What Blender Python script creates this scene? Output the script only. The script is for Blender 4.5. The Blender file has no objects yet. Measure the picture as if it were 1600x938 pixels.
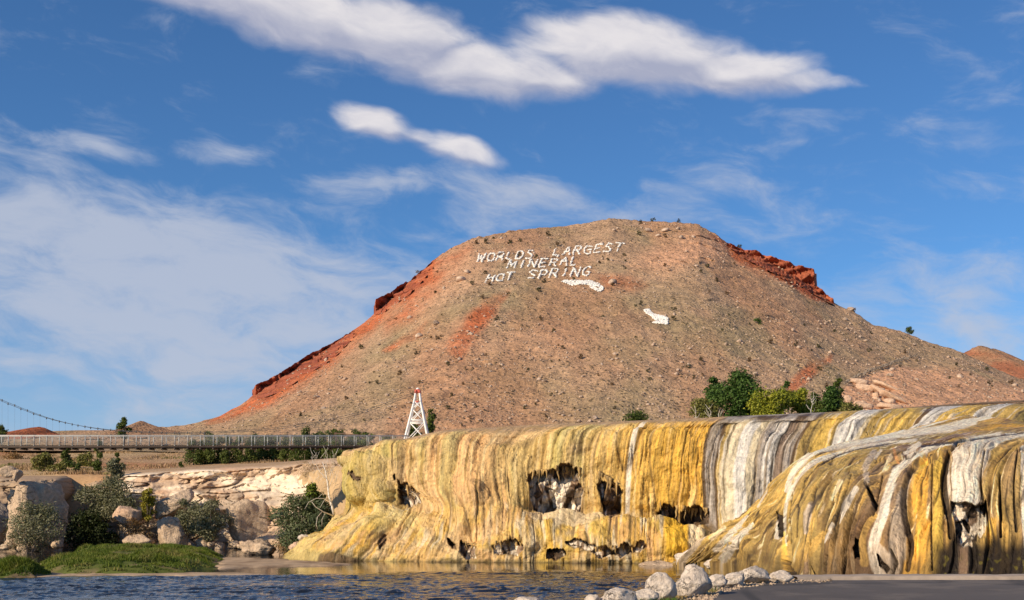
import bpy, bmesh, math, random
import numpy as np
from mathutils import Vector, Matrix

SC = bpy.context.scene
COL = SC.collection
R = math.radians

# ------------------------------------------------------------------ camera
F, CX, HY, CZ = 1931.0, 800.0, 800.0, 1.7      # focal length / centre / horizon in photo pixels, eye height
cam_d = bpy.data.cameras.new("camera")
cam = bpy.data.objects.new("camera", cam_d)
COL.objects.link(cam)
cam.location = (0, 0, CZ)
cam.rotation_euler = (R(90), 0, 0)
cam_d.sensor_width = 36.0
cam_d.lens = 36.0 * F / 1600.0
cam_d.shift_y = (HY - 469.0) / 1600.0
cam_d.clip_start = 0.5
cam_d.clip_end = 20000
SC.camera = cam
SC.view_settings.view_transform = 'Standard'
SC.view_settings.look = 'None'
SC.view_settings.exposure = 0.18
SC.view_settings.gamma = 1.0

# ------------------------------------------------------------------ sun and sky
SUN_AZ, SUN_EL = R(-128), R(27)                # azimuth clockwise from +Y (view direction): behind the camera, to the left
sd = Vector((math.sin(SUN_AZ) * math.cos(SUN_EL), math.cos(SUN_AZ) * math.cos(SUN_EL), math.sin(SUN_EL)))
sl = bpy.data.lights.new("sun", 'SUN')
sl.energy = 5.0
sl.angle = R(0.5)
sl.color = (1.0, 0.82, 0.59)
so = bpy.data.objects.new("sun", sl)
COL.objects.link(so)
so.rotation_euler = (-sd).to_track_quat('-Z', 'Y').to_euler()
so.location = sd * 200

W = bpy.data.worlds.new("World")
SC.world = W
W.use_nodes = True
wt = W.node_tree
for n in list(wt.nodes):
    wt.nodes.remove(n)


class NT:
    """small helper to write node maths"""
    def __init__(s, t):
        s.t = t

    def n(s, kind, **kw):
        nd = s.t.nodes.new(kind)
        for k, v in kw.items():
            setattr(nd, k, v)
        return nd

    def put(s, sock, v):
        if hasattr(v, 'is_output') or isinstance(v, bpy.types.NodeSocket):
            s.t.links.new(v, sock)
        else:
            if hasattr(sock, 'default_value'):
                dv = sock.default_value
                if hasattr(dv, '__len__') and not hasattr(v, '__len__'):
                    v = [v] * len(dv)
                if hasattr(dv, '__len__') and len(dv) == 4 and len(v) == 3:
                    v = (*v, 1)
            sock.default_value = v

    def m(s, op, a, b=0.0, c=None, clamp=False):
        nd = s.n('ShaderNodeMath', operation=op)
        nd.use_clamp = clamp
        s.put(nd.inputs[0], a)
        s.put(nd.inputs[1], b)
        if c is not None:
            s.put(nd.inputs[2], c)
        return nd.outputs[0]

    def vm(s, op, a, b=(0, 0, 0)):
        nd = s.n('ShaderNodeVectorMath', operation=op)
        s.put(nd.inputs[0], a)
        s.put(nd.inputs[1], b)
        return nd.outputs[0]

    def noise(s, vec, scale, detail=4, rough=.55, dist=0.0, w=None):
        nd = s.n('ShaderNodeTexNoise')
        if w is not None:
            nd.noise_dimensions = '4D'
            nd.inputs['W'].default_value = w
        s.put(nd.inputs['Vector'], vec)
        nd.inputs['Scale'].default_value = scale
        nd.inputs['Detail'].default_value = detail
        nd.inputs['Roughness'].default_value = rough
        nd.inputs['Distortion'].default_value = dist
        return nd.outputs[0]

    def rng(s, v, a, b, c=0.0, d=1.0, smooth=False):
        nd = s.n('ShaderNodeMapRange')
        nd.clamp = True
        if smooth:
            nd.interpolation_type = 'SMOOTHSTEP'
        s.put(nd.inputs[0], v)
        for i, x in enumerate((a, b, c, d)):
            s.put(nd.inputs[i + 1], x)
        return nd.outputs[0]

    def mix(s, f, a, b, bt='MIX'):
        nd = s.n('ShaderNodeMix', data_type='RGBA', blend_type=bt)
        s.put(nd.inputs[0], f)
        s.put(nd.inputs[6], a)
        s.put(nd.inputs[7], b)
        return nd.outputs[2]

    def comb(s, x, y, z):
        nd = s.n('ShaderNodeCombineXYZ')
        s.put(nd.inputs[0], x)
        s.put(nd.inputs[1], y)
        s.put(nd.inputs[2], z)
        return nd.outputs[0]


def sky_deg(px, py):
    az = math.atan((px - CX) / F)
    el = math.atan((HY - py) / F * math.cos(az))
    return math.degrees(az), math.degrees(el)


w = NT(wt)
tc = w.n('ShaderNodeTexCoord')
sky = w.n('ShaderNodeTexSky', sky_type='NISHITA')
sky.sun_disc = False
sky.sun_elevation = SUN_EL
sky.sun_rotation = SUN_AZ % (2 * math.pi)
sky.altitude = 1300
sky.air_density = 1.0
sky.dust_density = 0.6
sky.ozone_density = 2.6
sep = w.n('ShaderNodeSeparateXYZ')
wt.links.new(tc.outputs['Generated'], sep.inputs[0])
dx, dy, dz = sep.outputs
RAD = 57.29578
az = w.m('MULTIPLY', w.m('ARCTAN2', dx, dy), RAD)
el = w.m('MULTIPLY', w.m('ARCSINE', dz), RAD)

# clouds, as fields in degrees of azimuth and elevation on the whole dome
# each lens: centre px, py, half width, half height (photo pixels), tilt (degrees, + = right end lower), strength
LENS = [
    (300, -24, 220, 50, 12, 1.0), (450, 8, 250, 62, 12, 1.12), (600, 44, 180, 56, 11, 1.1), (700, 60, 90, 34, 14, .85),
    (735, 112, 175, 48, 8, 1.05), (840, 124, 140, 44, 2, .98), (840, 96, 100, 30, 4, .85), (985, 84, 205, 58, 7, 1.15), (885, 62, 110, 32, -2, .9),
    (1120, 112, 185, 38, 7, 1.05), (1245, 131, 115, 15, 4, .9), (1000, 40, 100, 16, 8, .6), (1165, 73, 50, 10, 4, .45),
    (588, 194, 70, 29, 14, 1.0), (650, 217, 60, 17, 14, .85), (714, 236, 88, 26, 8, .95), (1175, 162, 30, 9, 8, .45), (300, 44, 40, 12, 10, .45),
    (1362, 402, 22, 8, -12, .5), (1325, 410, 14, 6, 0, .5),
]
VEIL = [
    (40, 400, 480, 130, 9, .95), (330, 425, 380, 100, 10, .75), (120, 530, 520, 90, 3, .65), (560, 430, 300, 90, 4, .7), (420, 610, 300, 60, 0, .5),
    (800, 306, 160, 46, 6, 1.0), (560, 284, 120, 26, 2, .9), (145, 226, 82, 20, 8, 1.0), (345, 240, 95, 22, -4, .85),
    (1110, 284, 100, 22, 4, .6), (1030, 335, 90, 30, 2, .75), (1230, 375, 170, 50, 0, .6), (1530, 430, 100, 50, -6, .65),
    (1480, 505, 300, 80, 4, .85), (905, 265, 50, 10, 0, .4), (150, 26, 60, 16, 14, .45), (1360, 405, 40, 12, -12, .45), (200, 610, 520, 70, 0, .55), (760, 380, 200, 40, 0, .4),
]


def lens_field(A, E, lenses):
    tot = None
    for (px, py, hw, hh, tilt, st) in lenses:
        a0, e0 = sky_deg(px, py)
        k = math.degrees(1 / F) * math.cos(math.radians(e0)) ** 1
        ca, sa = math.cos(R(tilt)), math.sin(R(tilt))
        da = w.m('SUBTRACT', A, a0)
        de = w.m('SUBTRACT', E, e0)
        xr = w.m('MULTIPLY_ADD', da, ca / (hw * k), w.m('MULTIPLY', de, -sa / (hw * k)))
        yr = w.m('MULTIPLY_ADD', da, sa / (hh * k), w.m('MULTIPLY', de, ca / (hh * k)))
        r2 = w.m('MULTIPLY_ADD', xr, xr, w.m('MULTIPLY', yr, yr))
        f = w.m('MULTIPLY', w.m('MAXIMUM', w.m('SUBTRACT', 1.0, w.m('MULTIPLY', r2, .5)), 0.0), st)
        f = w.m('MULTIPLY', f, f)
        tot = f if tot is None else (w.m('SMOOTH_MAX', tot, f, .12) if lenses is LENS else w.m('ADD', tot, f))
    return tot


skyvec = w.comb(w.m('MULTIPLY', az, .55), el, 0.0)
warp = w.noise(skyvec, .35, 3, .55, w=3.1)
warp2 = w.noise(skyvec, .35, 3, .55, w=9.7)
A1 = w.m('ADD', az, w.m('MULTIPLY', w.m('SUBTRACT', warp, .5), 2.6))
E1 = w.m('ADD', el, w.m('MULTIPLY', w.m('SUBTRACT', warp2, .5), 1.6))
fine = w.noise(w.comb(w.m('MULTIPLY', A1, .42), w.m('MULTIPLY_ADD', az, .16, E1), 1.0), .95, 8, .6, .25)
fl = lens_field(A1, E1, LENS)
fl_up = lens_field(w.m('ADD', A1, -.55), w.m('ADD', E1, .75), LENS)
dens = w.rng(w.m('ADD', fl, w.m('MULTIPLY', w.m('SUBTRACT', fine, .5), .62)), .20, .88, 0, 1, True)
wisp = w.noise(w.comb(w.m('MULTIPLY', A1, .38), w.m('MULTIPLY_ADD', az, .12, w.m('MULTIPLY', E1, .95)), 4.0), .62, 9, .62, .35)
fv = lens_field(A1, E1, VEIL)
veil = w.m('MULTIPLY', w.rng(w.m('ADD', w.m('MULTIPLY', fv, 1.1), w.m('MULTIPLY', w.m('SUBTRACT', wisp, .5), 3.2)), .0, 1.5, 0, 1, True), .84)
# thin broken cloud over the rest of the dome, outside the frame
plan = w.comb(w.m('DIVIDE', dx, w.m('ADD', w.m('ABSOLUTE', dz), .12)), w.m('DIVIDE', dy, w.m('ADD', w.m('ABSOLUTE', dz), .12)), 0.0)
rest = w.m('MULTIPLY', w.rng(w.noise(plan, 1.1, 6, .6), .52, .8, 0, 1, True), w.rng(w.m('ABSOLUTE', az), 28, 45, 0, .7))
shade = w.rng(w.m('SUBTRACT', fl, w.m('MULTIPLY', fl_up, 1.0)), -.22, .26, 0, 1, True)
lit = w.m('ADD', w.m('MULTIPLY', shade, .85), w.m('MULTIPLY', w.m('SUBTRACT', fine, .5), 1.3), clamp=True)
ccol = w.mix(lit, (4.3, 4.5, 5.8), (8.6, 8.2, 8.3))
graded = w.mix(1.0, sky.outputs[0], (0.55, 0.90, 1.21), 'MULTIPLY')
hz_ = w.m('MULTIPLY', w.rng(el, 11.0, -1.0, 0, .72, True), w.rng(fine, .2, .8, .75, 1.2))
graded = w.mix(hz_, graded, (4.3, 5.3, 7.3))
s1 = w.mix(w.m('MAXIMUM', veil, rest), graded, (5.2, 5.7, 6.9))
s2 = w.mix(w.m('MULTIPLY', dens, .93), s1, ccol)
bg = w.n('ShaderNodeBackground')
wt.links.new(s2, bg.inputs[0])
bg.inputs[1].default_value = 0.085
wo = w.n('ShaderNodeOutputWorld')
wt.links.new(bg.outputs[0], wo.inputs[0])


# ------------------------------------------------------------------ numpy helpers
def P3(px, py, D):
    px, py, D = np.broadcast_arrays(np.asarray(px, float), np.asarray(py, float), np.asarray(D, float))
    return np.stack([(px - CX) / F * D, D, CZ + (HY - py) / F * D], -1)


def at(px, py, D):
    return Vector(((px - CX) / F * D, D, CZ + (HY - py) / F * D))


_rs = np.random.RandomState(7)
_perm = np.concatenate([_rs.permutation(256)] * 3)
_g3 = _rs.normal(size=(256, 3))
_g3 /= np.linalg.norm(_g3, axis=1)[:, None]
_rnd = _rs.rand(256, 3)


def noise(x, y, z=0.0):
    x, y, z = np.broadcast_arrays(np.asarray(x, float), np.asarray(y, float), np.asarray(z, float))
    xi, yi, zi = np.floor(x).astype(int), np.floor(y).astype(int), np.floor(z).astype(int)
    fx, fy, fz = x - xi, y - yi, z - zi
    u, v, t = [q * q * q * (q * (q * 6 - 15) + 10) for q in (fx, fy, fz)]
    out = 0
    for a in (0, 1):
        for b in (0, 1):
            for c in (0, 1):
                h = _perm[_perm[_perm[(xi + a) & 255] + ((yi + b) & 255)] + ((zi + c) & 255)]
                g = _g3[h]
                d = g[..., 0] * (fx - a) + g[..., 1] * (fy - b) + g[..., 2] * (fz - c)
                out = out + d * (u if a else 1 - u) * (v if b else 1 - v) * (t if c else 1 - t)
    return out * 1.5


def fbm(x, y, z=0.0, o=5, g=.5):
    s, a = 0, 1.0
    for i in range(o):
        s = s + a * noise(np.asarray(x) * 2 ** i + i * 17.3, np.asarray(y) * 2 ** i + i * 5.1, np.asarray(z) * 2 ** i + i * 9.7)
        a *= g
    return s


def worley(x, y):
    x, y = np.broadcast_arrays(np.asarray(x, float), np.asarray(y, float))
    xi, yi = np.floor(x).astype(int), np.floor(y).astype(int)
    f1 = np.full(x.shape, 9.0)
    f2 = np.full(x.shape, 9.0)
    idn = np.zeros(x.shape)
    for a in (-1, 0, 1):
        for b in (-1, 0, 1):
            h = _perm[_perm[(xi + a) & 255] + ((yi + b) & 255)]
            d = np.hypot(xi + a + _rnd[h, 0] - x, yi + b + _rnd[h, 1] - y)
            closer = d < f1
            f2 = np.where(closer, f1, np.minimum(f2, d))
            idn = np.where(closer, _rnd[h, 2], idn)
            f1 = np.minimum(f1, d)
    return f1, f2, idn


def sst(a, b, x):
    t = np.clip((np.asarray(x, float) - a) / (b - a), 0, 1)
    return t * t * (3 - 2 * t)


def crom(t, Pk, q):
    """cubic through keys Pk (K, ...) at parameters t, sampled at q"""
    t, Pk, q = np.asarray(t, float), np.asarray(Pk, float), np.asarray(q, float)
    d = np.diff(t)
    sh = (-1,) + (1,) * (Pk.ndim - 1)
    m = np.diff(Pk, axis=0) / d.reshape(sh)
    T = np.empty_like(Pk)
    T[0], T[-1] = m[0], m[-1]
    w1 = (d[1:] / (d[1:] + d[:-1])).reshape(sh)
    T[1:-1] = m[:-1] * w1 + m[1:] * (1 - w1)
    i = np.clip(np.searchsorted(t, q, side='right') - 1, 0, len(t) - 2)
    h = d[i].reshape(sh)
    s = ((q - t[i]) / d[i]).reshape(sh)
    return (Pk[i] * (2 * s ** 3 - 3 * s ** 2 + 1) + T[i] * h * (s ** 3 - 2 * s ** 2 + s)
            + Pk[i + 1] * (-2 * s ** 3 + 3 * s ** 2) + T[i + 1] * h * (s ** 3 - s ** 2))


def poly_sd(x, y, poly):
    """signed distance, inside positive"""
    p = np.asarray(poly, float)
    d = np.full(x.shape, 1e9)
    ins = np.zeros(x.shape, bool)
    for i in range(len(p)):
        a, b = p[i - 1], p[i]
        e = b - a
        L = e @ e + 1e-9
        t = np.clip(((x - a[0]) * e[0] + (y - a[1]) * e[1]) / L, 0, 1)
        d = np.minimum(d, np.hypot(x - a[0] - t * e[0], y - a[1] - t * e[1]))
        c = ((a[1] > y) != (b[1] > y)) & (x < (b[0] - a[0]) * (y - a[1]) / (b[1] - a[1] + 1e-12) + a[0])
        ins ^= c
    return np.where(ins, d, -d)


def lerp3(a, b, f):
    return a + (np.asarray(b, float) - a) * f[..., None]


def grid_normals(P):
    du = np.gradient(P, axis=1)
    dv = np.gradient(P, axis=0)
    n = np.cross(du, dv)
    n /= np.linalg.norm(n, axis=-1)[..., None] + 1e-12
    flip = np.sum(n * (P - np.array([0, 0, CZ])), -1) > 0
    n[flip] *= -1
    return n


# ------------------------------------------------------------------ object helpers
def mesh_np(name, V, faces, mat, smooth=True, col=None):
    """faces: (n,3) or (n,4) int array"""
    V = np.asarray(V, np.float32).reshape(-1, 3)
    faces = np.asarray(faces, np.int32)
    k = faces.shape[1]
    me = bpy.data.meshes.new(name)
    me.vertices.add(len(V))
    me.vertices.foreach_set('co', V.ravel())
    me.loops.add(faces.size)
    me.loops.foreach_set('vertex_index', faces.ravel())
    me.polygons.add(len(faces))
    me.polygons.foreach_set('loop_start', np.arange(0, faces.size, k, dtype=np.int32))
    if smooth:
        me.polygons.foreach_set('use_smooth', np.ones(len(faces), bool))
    me.update(calc_edges=True)
    if col is not None:
        ca = me.color_attributes.new('Col', 'FLOAT_COLOR', 'POINT')
        c4 = np.ones((len(V), 4), np.float32)
        c4[:, :3] = np.asarray(col, np.float32).reshape(-1, 3)
        ca.data.foreach_set('color', c4.ravel())
    if mat:
        me.materials.append(mat)
    return me


def grid_faces(nv, nu):
    i = np.arange(nv * nu).reshape(nv, nu)
    return np.stack([i[:-1, :-1], i[:-1, 1:], i[1:, 1:], i[1:, :-1]], -1).reshape(-1, 4)


def link(name, me, parent=None):
    o = bpy.data.objects.new(name, me)
    COL.objects.link(o)
    if parent:
        o.parent = parent
    return o


def tag(o, label=None, cat=None, group=None, kind=None):
    for k, v in (('label', label), ('category', cat), ('group', group), ('kind', kind)):
        if v:
            o[k] = v
    return o


def thing(name, label, cat, loc=(0, 0, 0), group=None, rz=0.0):
    o = bpy.data.objects.new(name, None)
    COL.objects.link(o)
    o.location = loc
    o.rotation_euler = (0, 0, rz)
    o.empty_display_size = .2
    return tag(o, label, cat, group)


def sheet(name, P, mat, col=None, parent=None):
    nv, nu = P.shape[:2]
    return link(name, mesh_np(name, P, grid_faces(nv, nu), mat, True, col), parent)


class MB:
    """collects boxes, bars and blobs, builds ONE mesh object"""
    def __init__(s):
        s.v, s.f, s.n = [], [], 0

    def add(s, V, Fq):
        V = np.asarray(V, float).reshape(-1, 3)
        Fq = np.asarray(Fq, int)
        if Fq.shape[1] == 4:
            Fq = np.concatenate([Fq[:, [0, 1, 2]], Fq[:, [0, 2, 3]]])
        s.v.append(V)
        s.f.append(Fq + s.n)
        s.n += len(V)

    def box(s, c, d, rz=0.0):
        q = np.array([[x, y, z] for z in (-.5, .5) for y in (-.5, .5) for x in (-.5, .5)]) * np.asarray(d, float)
        ca, sa = math.cos(rz), math.sin(rz)
        q = q @ np.array([[ca, sa, 0], [-sa, ca, 0], [0, 0, 1]])
        s.add(q + np.asarray(c, float), [[0, 2, 3, 1], [4, 5, 7, 6], [0, 1, 5, 4], [2, 6, 7, 3], [0, 4, 6, 2], [1, 3, 7, 5]])

    def tube(s, pts, r, k=6):
        pts = np.asarray(pts, float)
        n = len(pts)
        r = np.broadcast_to(np.asarray(r, float), (n,))
        T = np.gradient(pts, axis=0)
        T /= np.linalg.norm(T, axis=1)[:, None] + 1e-9
        ref = np.array([0, 0, 1.0]) if abs(T[0, 2]) < .9 else np.array([1.0, 0, 0])
        rings = []
        for i in range(n):
            a = np.cross(T[i], ref)
            a /= np.linalg.norm(a) + 1e-9
            b = np.cross(T[i], a)
            th = np.arange(k) * 2 * math.pi / k
            rings.append(pts[i] + r[i] * (np.cos(th)[:, None] * a + np.sin(th)[:, None] * b))
        V = np.concatenate(rings + [pts[:1], pts[-1:]])
        fs = []
        for i in range(n - 1):
            for j in range(k):
                fs.append([i * k + j, i * k + (j + 1) % k, (i + 1) * k + (j + 1) % k, (i + 1) * k + j])
        tri = [[n * k, (j + 1) % k, j] for j in range(k)] + [[n * k + 1, (n - 1) * k + j, (n - 1) * k + (j + 1) % k] for j in range(k)]
        Fq = np.asarray(fs, int)
        Fq = np.concatenate([Fq[:, [0, 1, 2]], Fq[:, [0, 2, 3]], np.asarray(tri, int)])
        s.add(V, Fq)

    def mesh(s, name, mat, smooth=False):
        return mesh_np(name, np.concatenate(s.v), np.concatenate(s.f), mat, smooth)

    def build(s, name, mat, parent=None, smooth=False):
        return link(name, s.mesh(name, mat, smooth), parent)


# ------------------------------------------------------------------ materials
def mat_new(name):
    m = bpy.data.materials.new(name)
    m.use_nodes = True
    t = m.node_tree
    b = t.nodes['Principled BSDF']
    return m, NT(t), b


def coords(g, which='Object'):
    return g.n('ShaderNodeTexCoord').outputs[which]


def mapping(g, v, sc=(1, 1, 1), rot=(0, 0, 0)):
    nd = g.n('ShaderNodeMapping')
    g.put(nd.inputs[0], v)
    nd.inputs[2].default_value = rot
    nd.inputs[3].default_value = sc
    return nd.outputs[0]


def bump(g, b, h, strength, dist):
    nd = g.n('ShaderNodeBump')
    nd.inputs['Strength'].default_value = strength
    nd.inputs['Distance'].default_value = dist
    g.put(nd.inputs['Height'], h)
    g.t.links.new(nd.outputs[0], b.inputs['Normal'])


def attr(g, n='Col'):
    nd = g.n('ShaderNodeAttribute')
    nd.attribute_name = n
    return nd.outputs[0]


def m_plain(name, c, rough=.6, metal=0.0, var=.25, scale=3.0):
    m, g, b = mat_new(name)
    v = coords(g)
    n1 = g.noise(v, scale, 5, .6)
    c2 = tuple(x * (1 - var) for x in c)
    c3 = tuple(min(1, x * (1 + var)) for x in c)
    g.put(b.inputs['Base Color'], g.mix(g.rng(n1, .3, .7), c2, c3))
    b.inputs['Roughness'].default_value = rough
    b.inputs['Metallic'].default_value = metal
    return m


def m_col(name, sc, stretch=(1, 1, 1), amp=.35, rough=.75, bs=.5, bd=.05, fine=6.0, spec=.3):
    """colour from the mesh's own Col attribute, broken up by two scales of noise, with relief"""
    m, g, b = mat_new(name)
    v = mapping(g, coords(g), stretch)
    n1 = g.noise(v, sc, 6, .6)
    n2 = g.noise(v, sc * fine, 4, .6)
    f = g.m('ADD', g.m('MULTIPLY', n1, .6), g.m('MULTIPLY', n2, .4))
    k = g.rng(f, .28, .72, 1 - amp, 1 + amp)
    g.put(b.inputs['Base Color'], g.mix(1.0, attr(g), g.comb(k, k, k), 'MULTIPLY'))
    b.inputs['Roughness'].default_value = rough
    b.inputs['Specular IOR Level'].default_value = spec
    bump(g, b, f, bs, bd)
    return m


M = {}
def terrace_mat():
    m, g, b = mat_new('travertine')
    v0 = coords(g)
    v = mapping(g, v0, (1, 1, .15))
    n1 = g.noise(v, 2.4, 6, .65)
    n2 = g.noise(v, 7.5, 4, .65)
    iso = g.noise(v0, 3.2, 6, .68)
    vo = g.n('ShaderNodeTexVoronoi')
    g.put(vo.inputs['Vector'], mapping(g, v0, (1, 1, .6)))
    vo.inputs['Scale'].default_value = 2.6
    pit = g.m('MULTIPLY', g.rng(vo.outputs['Distance'], .08, .26, 1, 0), g.rng(g.noise(v0, .6, 4, .6), .5, .62))
    f = g.m('ADD', g.m('MULTIPLY', n1, .4), g.m('ADD', g.m('MULTIPLY', n2, .3), g.m('MULTIPLY', iso, .3)))
    k = g.rng(f, .34, .66, .6, 1.45)
    c = g.mix(1.0, attr(g), g.comb(k, g.m('MULTIPLY_ADD', k, .95, .04), g.m('MULTIPLY_ADD', k, .85, .1)), 'MULTIPLY')
    c = g.mix(g.m('MULTIPLY', pit, .55), c, g.mix(1.0, c, (.35, .27, .2), 'MULTIPLY'))
    g.put(b.inputs['Base Color'], c)
    g.put(b.inputs['Roughness'], g.rng(g.noise(v, .8, 3), .4, .6, .42, .8))
    b.inputs['Specular IOR Level'].default_value = .3
    h = g.m('SUBTRACT', f, g.m('MULTIPLY', pit, .25))
    bump(g, b, h, 1.0, .34)
    return m


M['terrace'] = terrace_mat()
M['hill'] = None
M['cliff'] = m_col('limestone', .9, (.6, .6, 1.6), .25, .85, .8, .22, 5, .2)
M['ground'] = m_col('dry_grassland', .35, (1, 1, 1), .4, .9, .6, .2, 7, .1)


def hill_mat():
    m, g, b = mat_new('scree')
    v = coords(g)
    n1 = g.noise(v, .10, 6, .62)
    n2 = g.noise(v, .9, 5, .65)
    vo = g.n('ShaderNodeTexVoronoi')
    g.put(vo.inputs['Vector'], g.vm('ADD', v, g.vm('MULTIPLY', g.n('ShaderNodeTexNoise').outputs[1], (.6, .6, .6))))
    vo.inputs['Scale'].default_value = 1.05
    peb = g.m('MULTIPLY', g.rng(vo.outputs['Distance'], .18, .36, 1, 0), g.rng(n2, .5, .62))
    vo2 = g.n('ShaderNodeTexVoronoi')
    g.put(vo2.inputs['Vector'], v)
    vo2.inputs['Scale'].default_value = .75
    tuft = g.m('MULTIPLY', g.rng(vo2.outputs['Distance'], .2, .42, 1, 0), g.rng(g.noise(v, .22, 3), .44, .56))
    k = g.rng(g.m('ADD', g.m('MULTIPLY', n1, .35), g.m('MULTIPLY', n2, .65)), .32, .68, .52, 1.48)
    c = g.mix(1.0, attr(g), g.comb(k, k, k), 'MULTIPLY')
    c = g.mix(g.m('MULTIPLY', peb, .7), c, (.66, .50, .37))
    c = g.mix(g.m('MULTIPLY', tuft, .6), c, (.14, .10, .05))
    g.put(b.inputs['Base Color'], c)
    b.inputs['Roughness'].default_value = .95
    b.inputs['Specular IOR Level'].default_value = .1
    h = g.m('ADD', g.m('MULTIPLY', n2, .7), g.m('ADD', g.m('MULTIPLY', peb, .5), g.m('MULTIPLY', tuft, .35)))
    bump(g, b, h, 1.0, 1.1)
    return m


M['hill'] = hill_mat()
M['cliff_red'] = m_col('red_ledges', .8, (.5, .5, 2.0), .4, .9, .9, .5, 5, .15)


def m_rock(name, c1, c2, scale, bd, stain=(.5, .45, .4)):
    m, g, b = mat_new(name)
    v = coords(g)
    n1 = g.noise(v, scale, 6, .62)
    n2 = g.noise(v, scale * 7, 5, .7)
    c = g.mix(g.rng(n1, .32, .68), c1, c2)
    c = g.mix(g.m('MULTIPLY', g.rng(g.noise(v, scale * 2.1, 4, .6, .5, w=4.0), .55, .68), .55), c, stain)
    ve = g.n('ShaderNodeTexVoronoi', feature='DISTANCE_TO_EDGE')
    g.put(ve.inputs['Vector'], g.vm('ADD', mapping(g, v, (1, 1, 1.7)), g.vm('MULTIPLY', g.n('ShaderNodeTexNoise').outputs[1], (.9, .9, .9))))
    ve.inputs['Scale'].default_value = scale * 1.5
    crk = g.m('MULTIPLY', g.rng(ve.outputs['Distance'], .0, .045, 1, 0), g.rng(g.noise(v, scale * .9, 3, .6, 0, w=7.0), .5, .58))
    c = g.mix(g.m('MULTIPLY', crk, .75), c, tuple(x * .28 for x in c1))
    k = g.rng(n2, .3, .7, .7, 1.22)
    g.put(b.inputs['Base Color'], g.mix(1.0, c, g.comb(k, k, k), 'MULTIPLY'))
    b.inputs['Roughness'].default_value = .85
    b.inputs['Specular IOR Level'].default_value = .25
    bump(g, b, g.m('SUBTRACT', g.m('ADD', n1, g.m('MULTIPLY', n2, .7)), g.m('MULTIPLY', crk, .5)), 1.0, bd * 1.6)
    return m


M['boulder'] = m_rock('pale_boulder', (.60, .50, .41), (.76, .66, .55), 1.6, .07, (.45, .37, .30))
M['hillrock'] = m_rock('hill_rock', (.50, .36, .26), (.62, .48, .37), .5, .2, (.38, .26, .18))
M['bankrock'] = m_rock('bank_rock', (.50, .36, .245), (.69, .53, .375), .4, .25, (.30, .225, .165))
M['greyrock'] = m_rock('grey_rock', (.30, .245, .195), (.45, .37, .30), .4, .25, (.2, .16, .13))
M['slab'] = m_rock('peach_slab', (.58, .38, .25), (.72, .52, .37), .4, .2, (.42, .25, .16))
M['whitestone'] = m_plain('whitewashed_stone', (.80, .78, .73), .8, 0, .12, 2.0)
M['white_paint'] = m_plain('white_paint', (.80, .79, .76), .5, 0, .06, 1.0)
M['red_paint'] = m_plain('red_paint', (.55, .11, .07), .5, 0, .1, 1.0)
M['galv'] = m_plain('galvanised_steel', (.46, .47, .46), .55, .3, .12, 2.0)
M['rail_white'] = m_plain('bright_handrail', (.58, .57, .54), .5, .1, .06, 1.0)
M['timber'] = m_plain('dark_timber', (.09, .062, .045), .8, 0, .35, 2.0)
M['steel_dark'] = m_plain('dark_cable', (.10, .10, .105), .5, .5, .2, 2.0)
M['rust'] = m_plain('rusty_pipe', (.12, .07, .05), .7, .2, .3, 2.0)
M['bark'] = m_plain('bark', (.16, .12, .09), .9, 0, .35, 4.0)
M['deadwood'] = m_plain('bleached_wood', (.66, .60, .52), .8, 0, .2, 4.0)
M['twig'] = m_plain('grey_twig', (.34, .27, .22), .9, 0, .25, 3.0)


def m_leaf(name):
    m, g, b = mat_new(name)
    c = attr(g)
    g.put(b.inputs['Base Color'], c)
    b.inputs['Roughness'].default_value = .6
    b.inputs['Specular IOR Level'].default_value = .25
    tr = g.n('ShaderNodeBsdfTranslucent')
    g.put(tr.inputs[0], g.mix(1.0, c, (1.0, 1.05, .5), 'MULTIPLY'))
    mx = g.n('ShaderNodeMixShader')
    mx.inputs[0].default_value = .22
    g.t.links.new(b.outputs[0], mx.inputs[1])
    g.t.links.new(tr.outputs[0], mx.inputs[2])
    out = [n for n in g.t.nodes if n.type == 'OUTPUT_MATERIAL'][0]
    g.t.links.new(mx.outputs[0], out.inputs[0])
    return m


M['leaf'] = m_leaf('leaf')


def asphalt_mat():
    m, g, b = mat_new('asphalt')
    v = coords(g)
    n1 = g.noise(v, .25, 5, .6)
    n2 = g.noise(v, 30, 3, .7)
    k = g.m('ADD', g.m('MULTIPLY', n1, .6), g.m('MULTIPLY', n2, .4))
    c = g.mix(g.rng(k, .3, .7), (.062, .052, .046), (.115, .098, .088))
    g.put(b.inputs['Base Color'], c)
    cr = g.n('ShaderNodeTexVoronoi', feature='DISTANCE_TO_EDGE')
    g.put(cr.inputs['Vector'], g.vm('ADD', v, g.vm('MULTIPLY', g.n('ShaderNodeTexNoise').outputs[1], (.8, .8, 0))))
    cr.inputs['Scale'].default_value = .16
    ck = g.m('MULTIPLY', g.rng(cr.outputs['Distance'], .008, .024, 1, 0), g.rng(g.noise(v, .12, 2), .34, .44))
    c = g.mix(g.m('MULTIPLY', ck, .7), c, (.025, .022, .02))
    c = g.mix(g.m('MULTIPLY', g.rng(g.noise(v, .5, 5, .7, .4, w=2.0), .50, .60), .6), c, (.17, .14, .115))
    g.put(b.inputs['Base Color'], c)
    b.inputs['Roughness'].default_value = .85
    bump(g, b, n2, .5, .012)
    return m


M['asphalt'] = asphalt_mat()

# ------------------------------------------------------------------ the ground (one sheet to the horizon)
WZ = -2.5
EDGE = np.array([[-3000, 152], [-300, 151], [430, 152], [520, 136], [600, 127], [1100, 115], [1240, 110], [1600, 106], [2300, 100], [4000, 98]], float)


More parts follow.
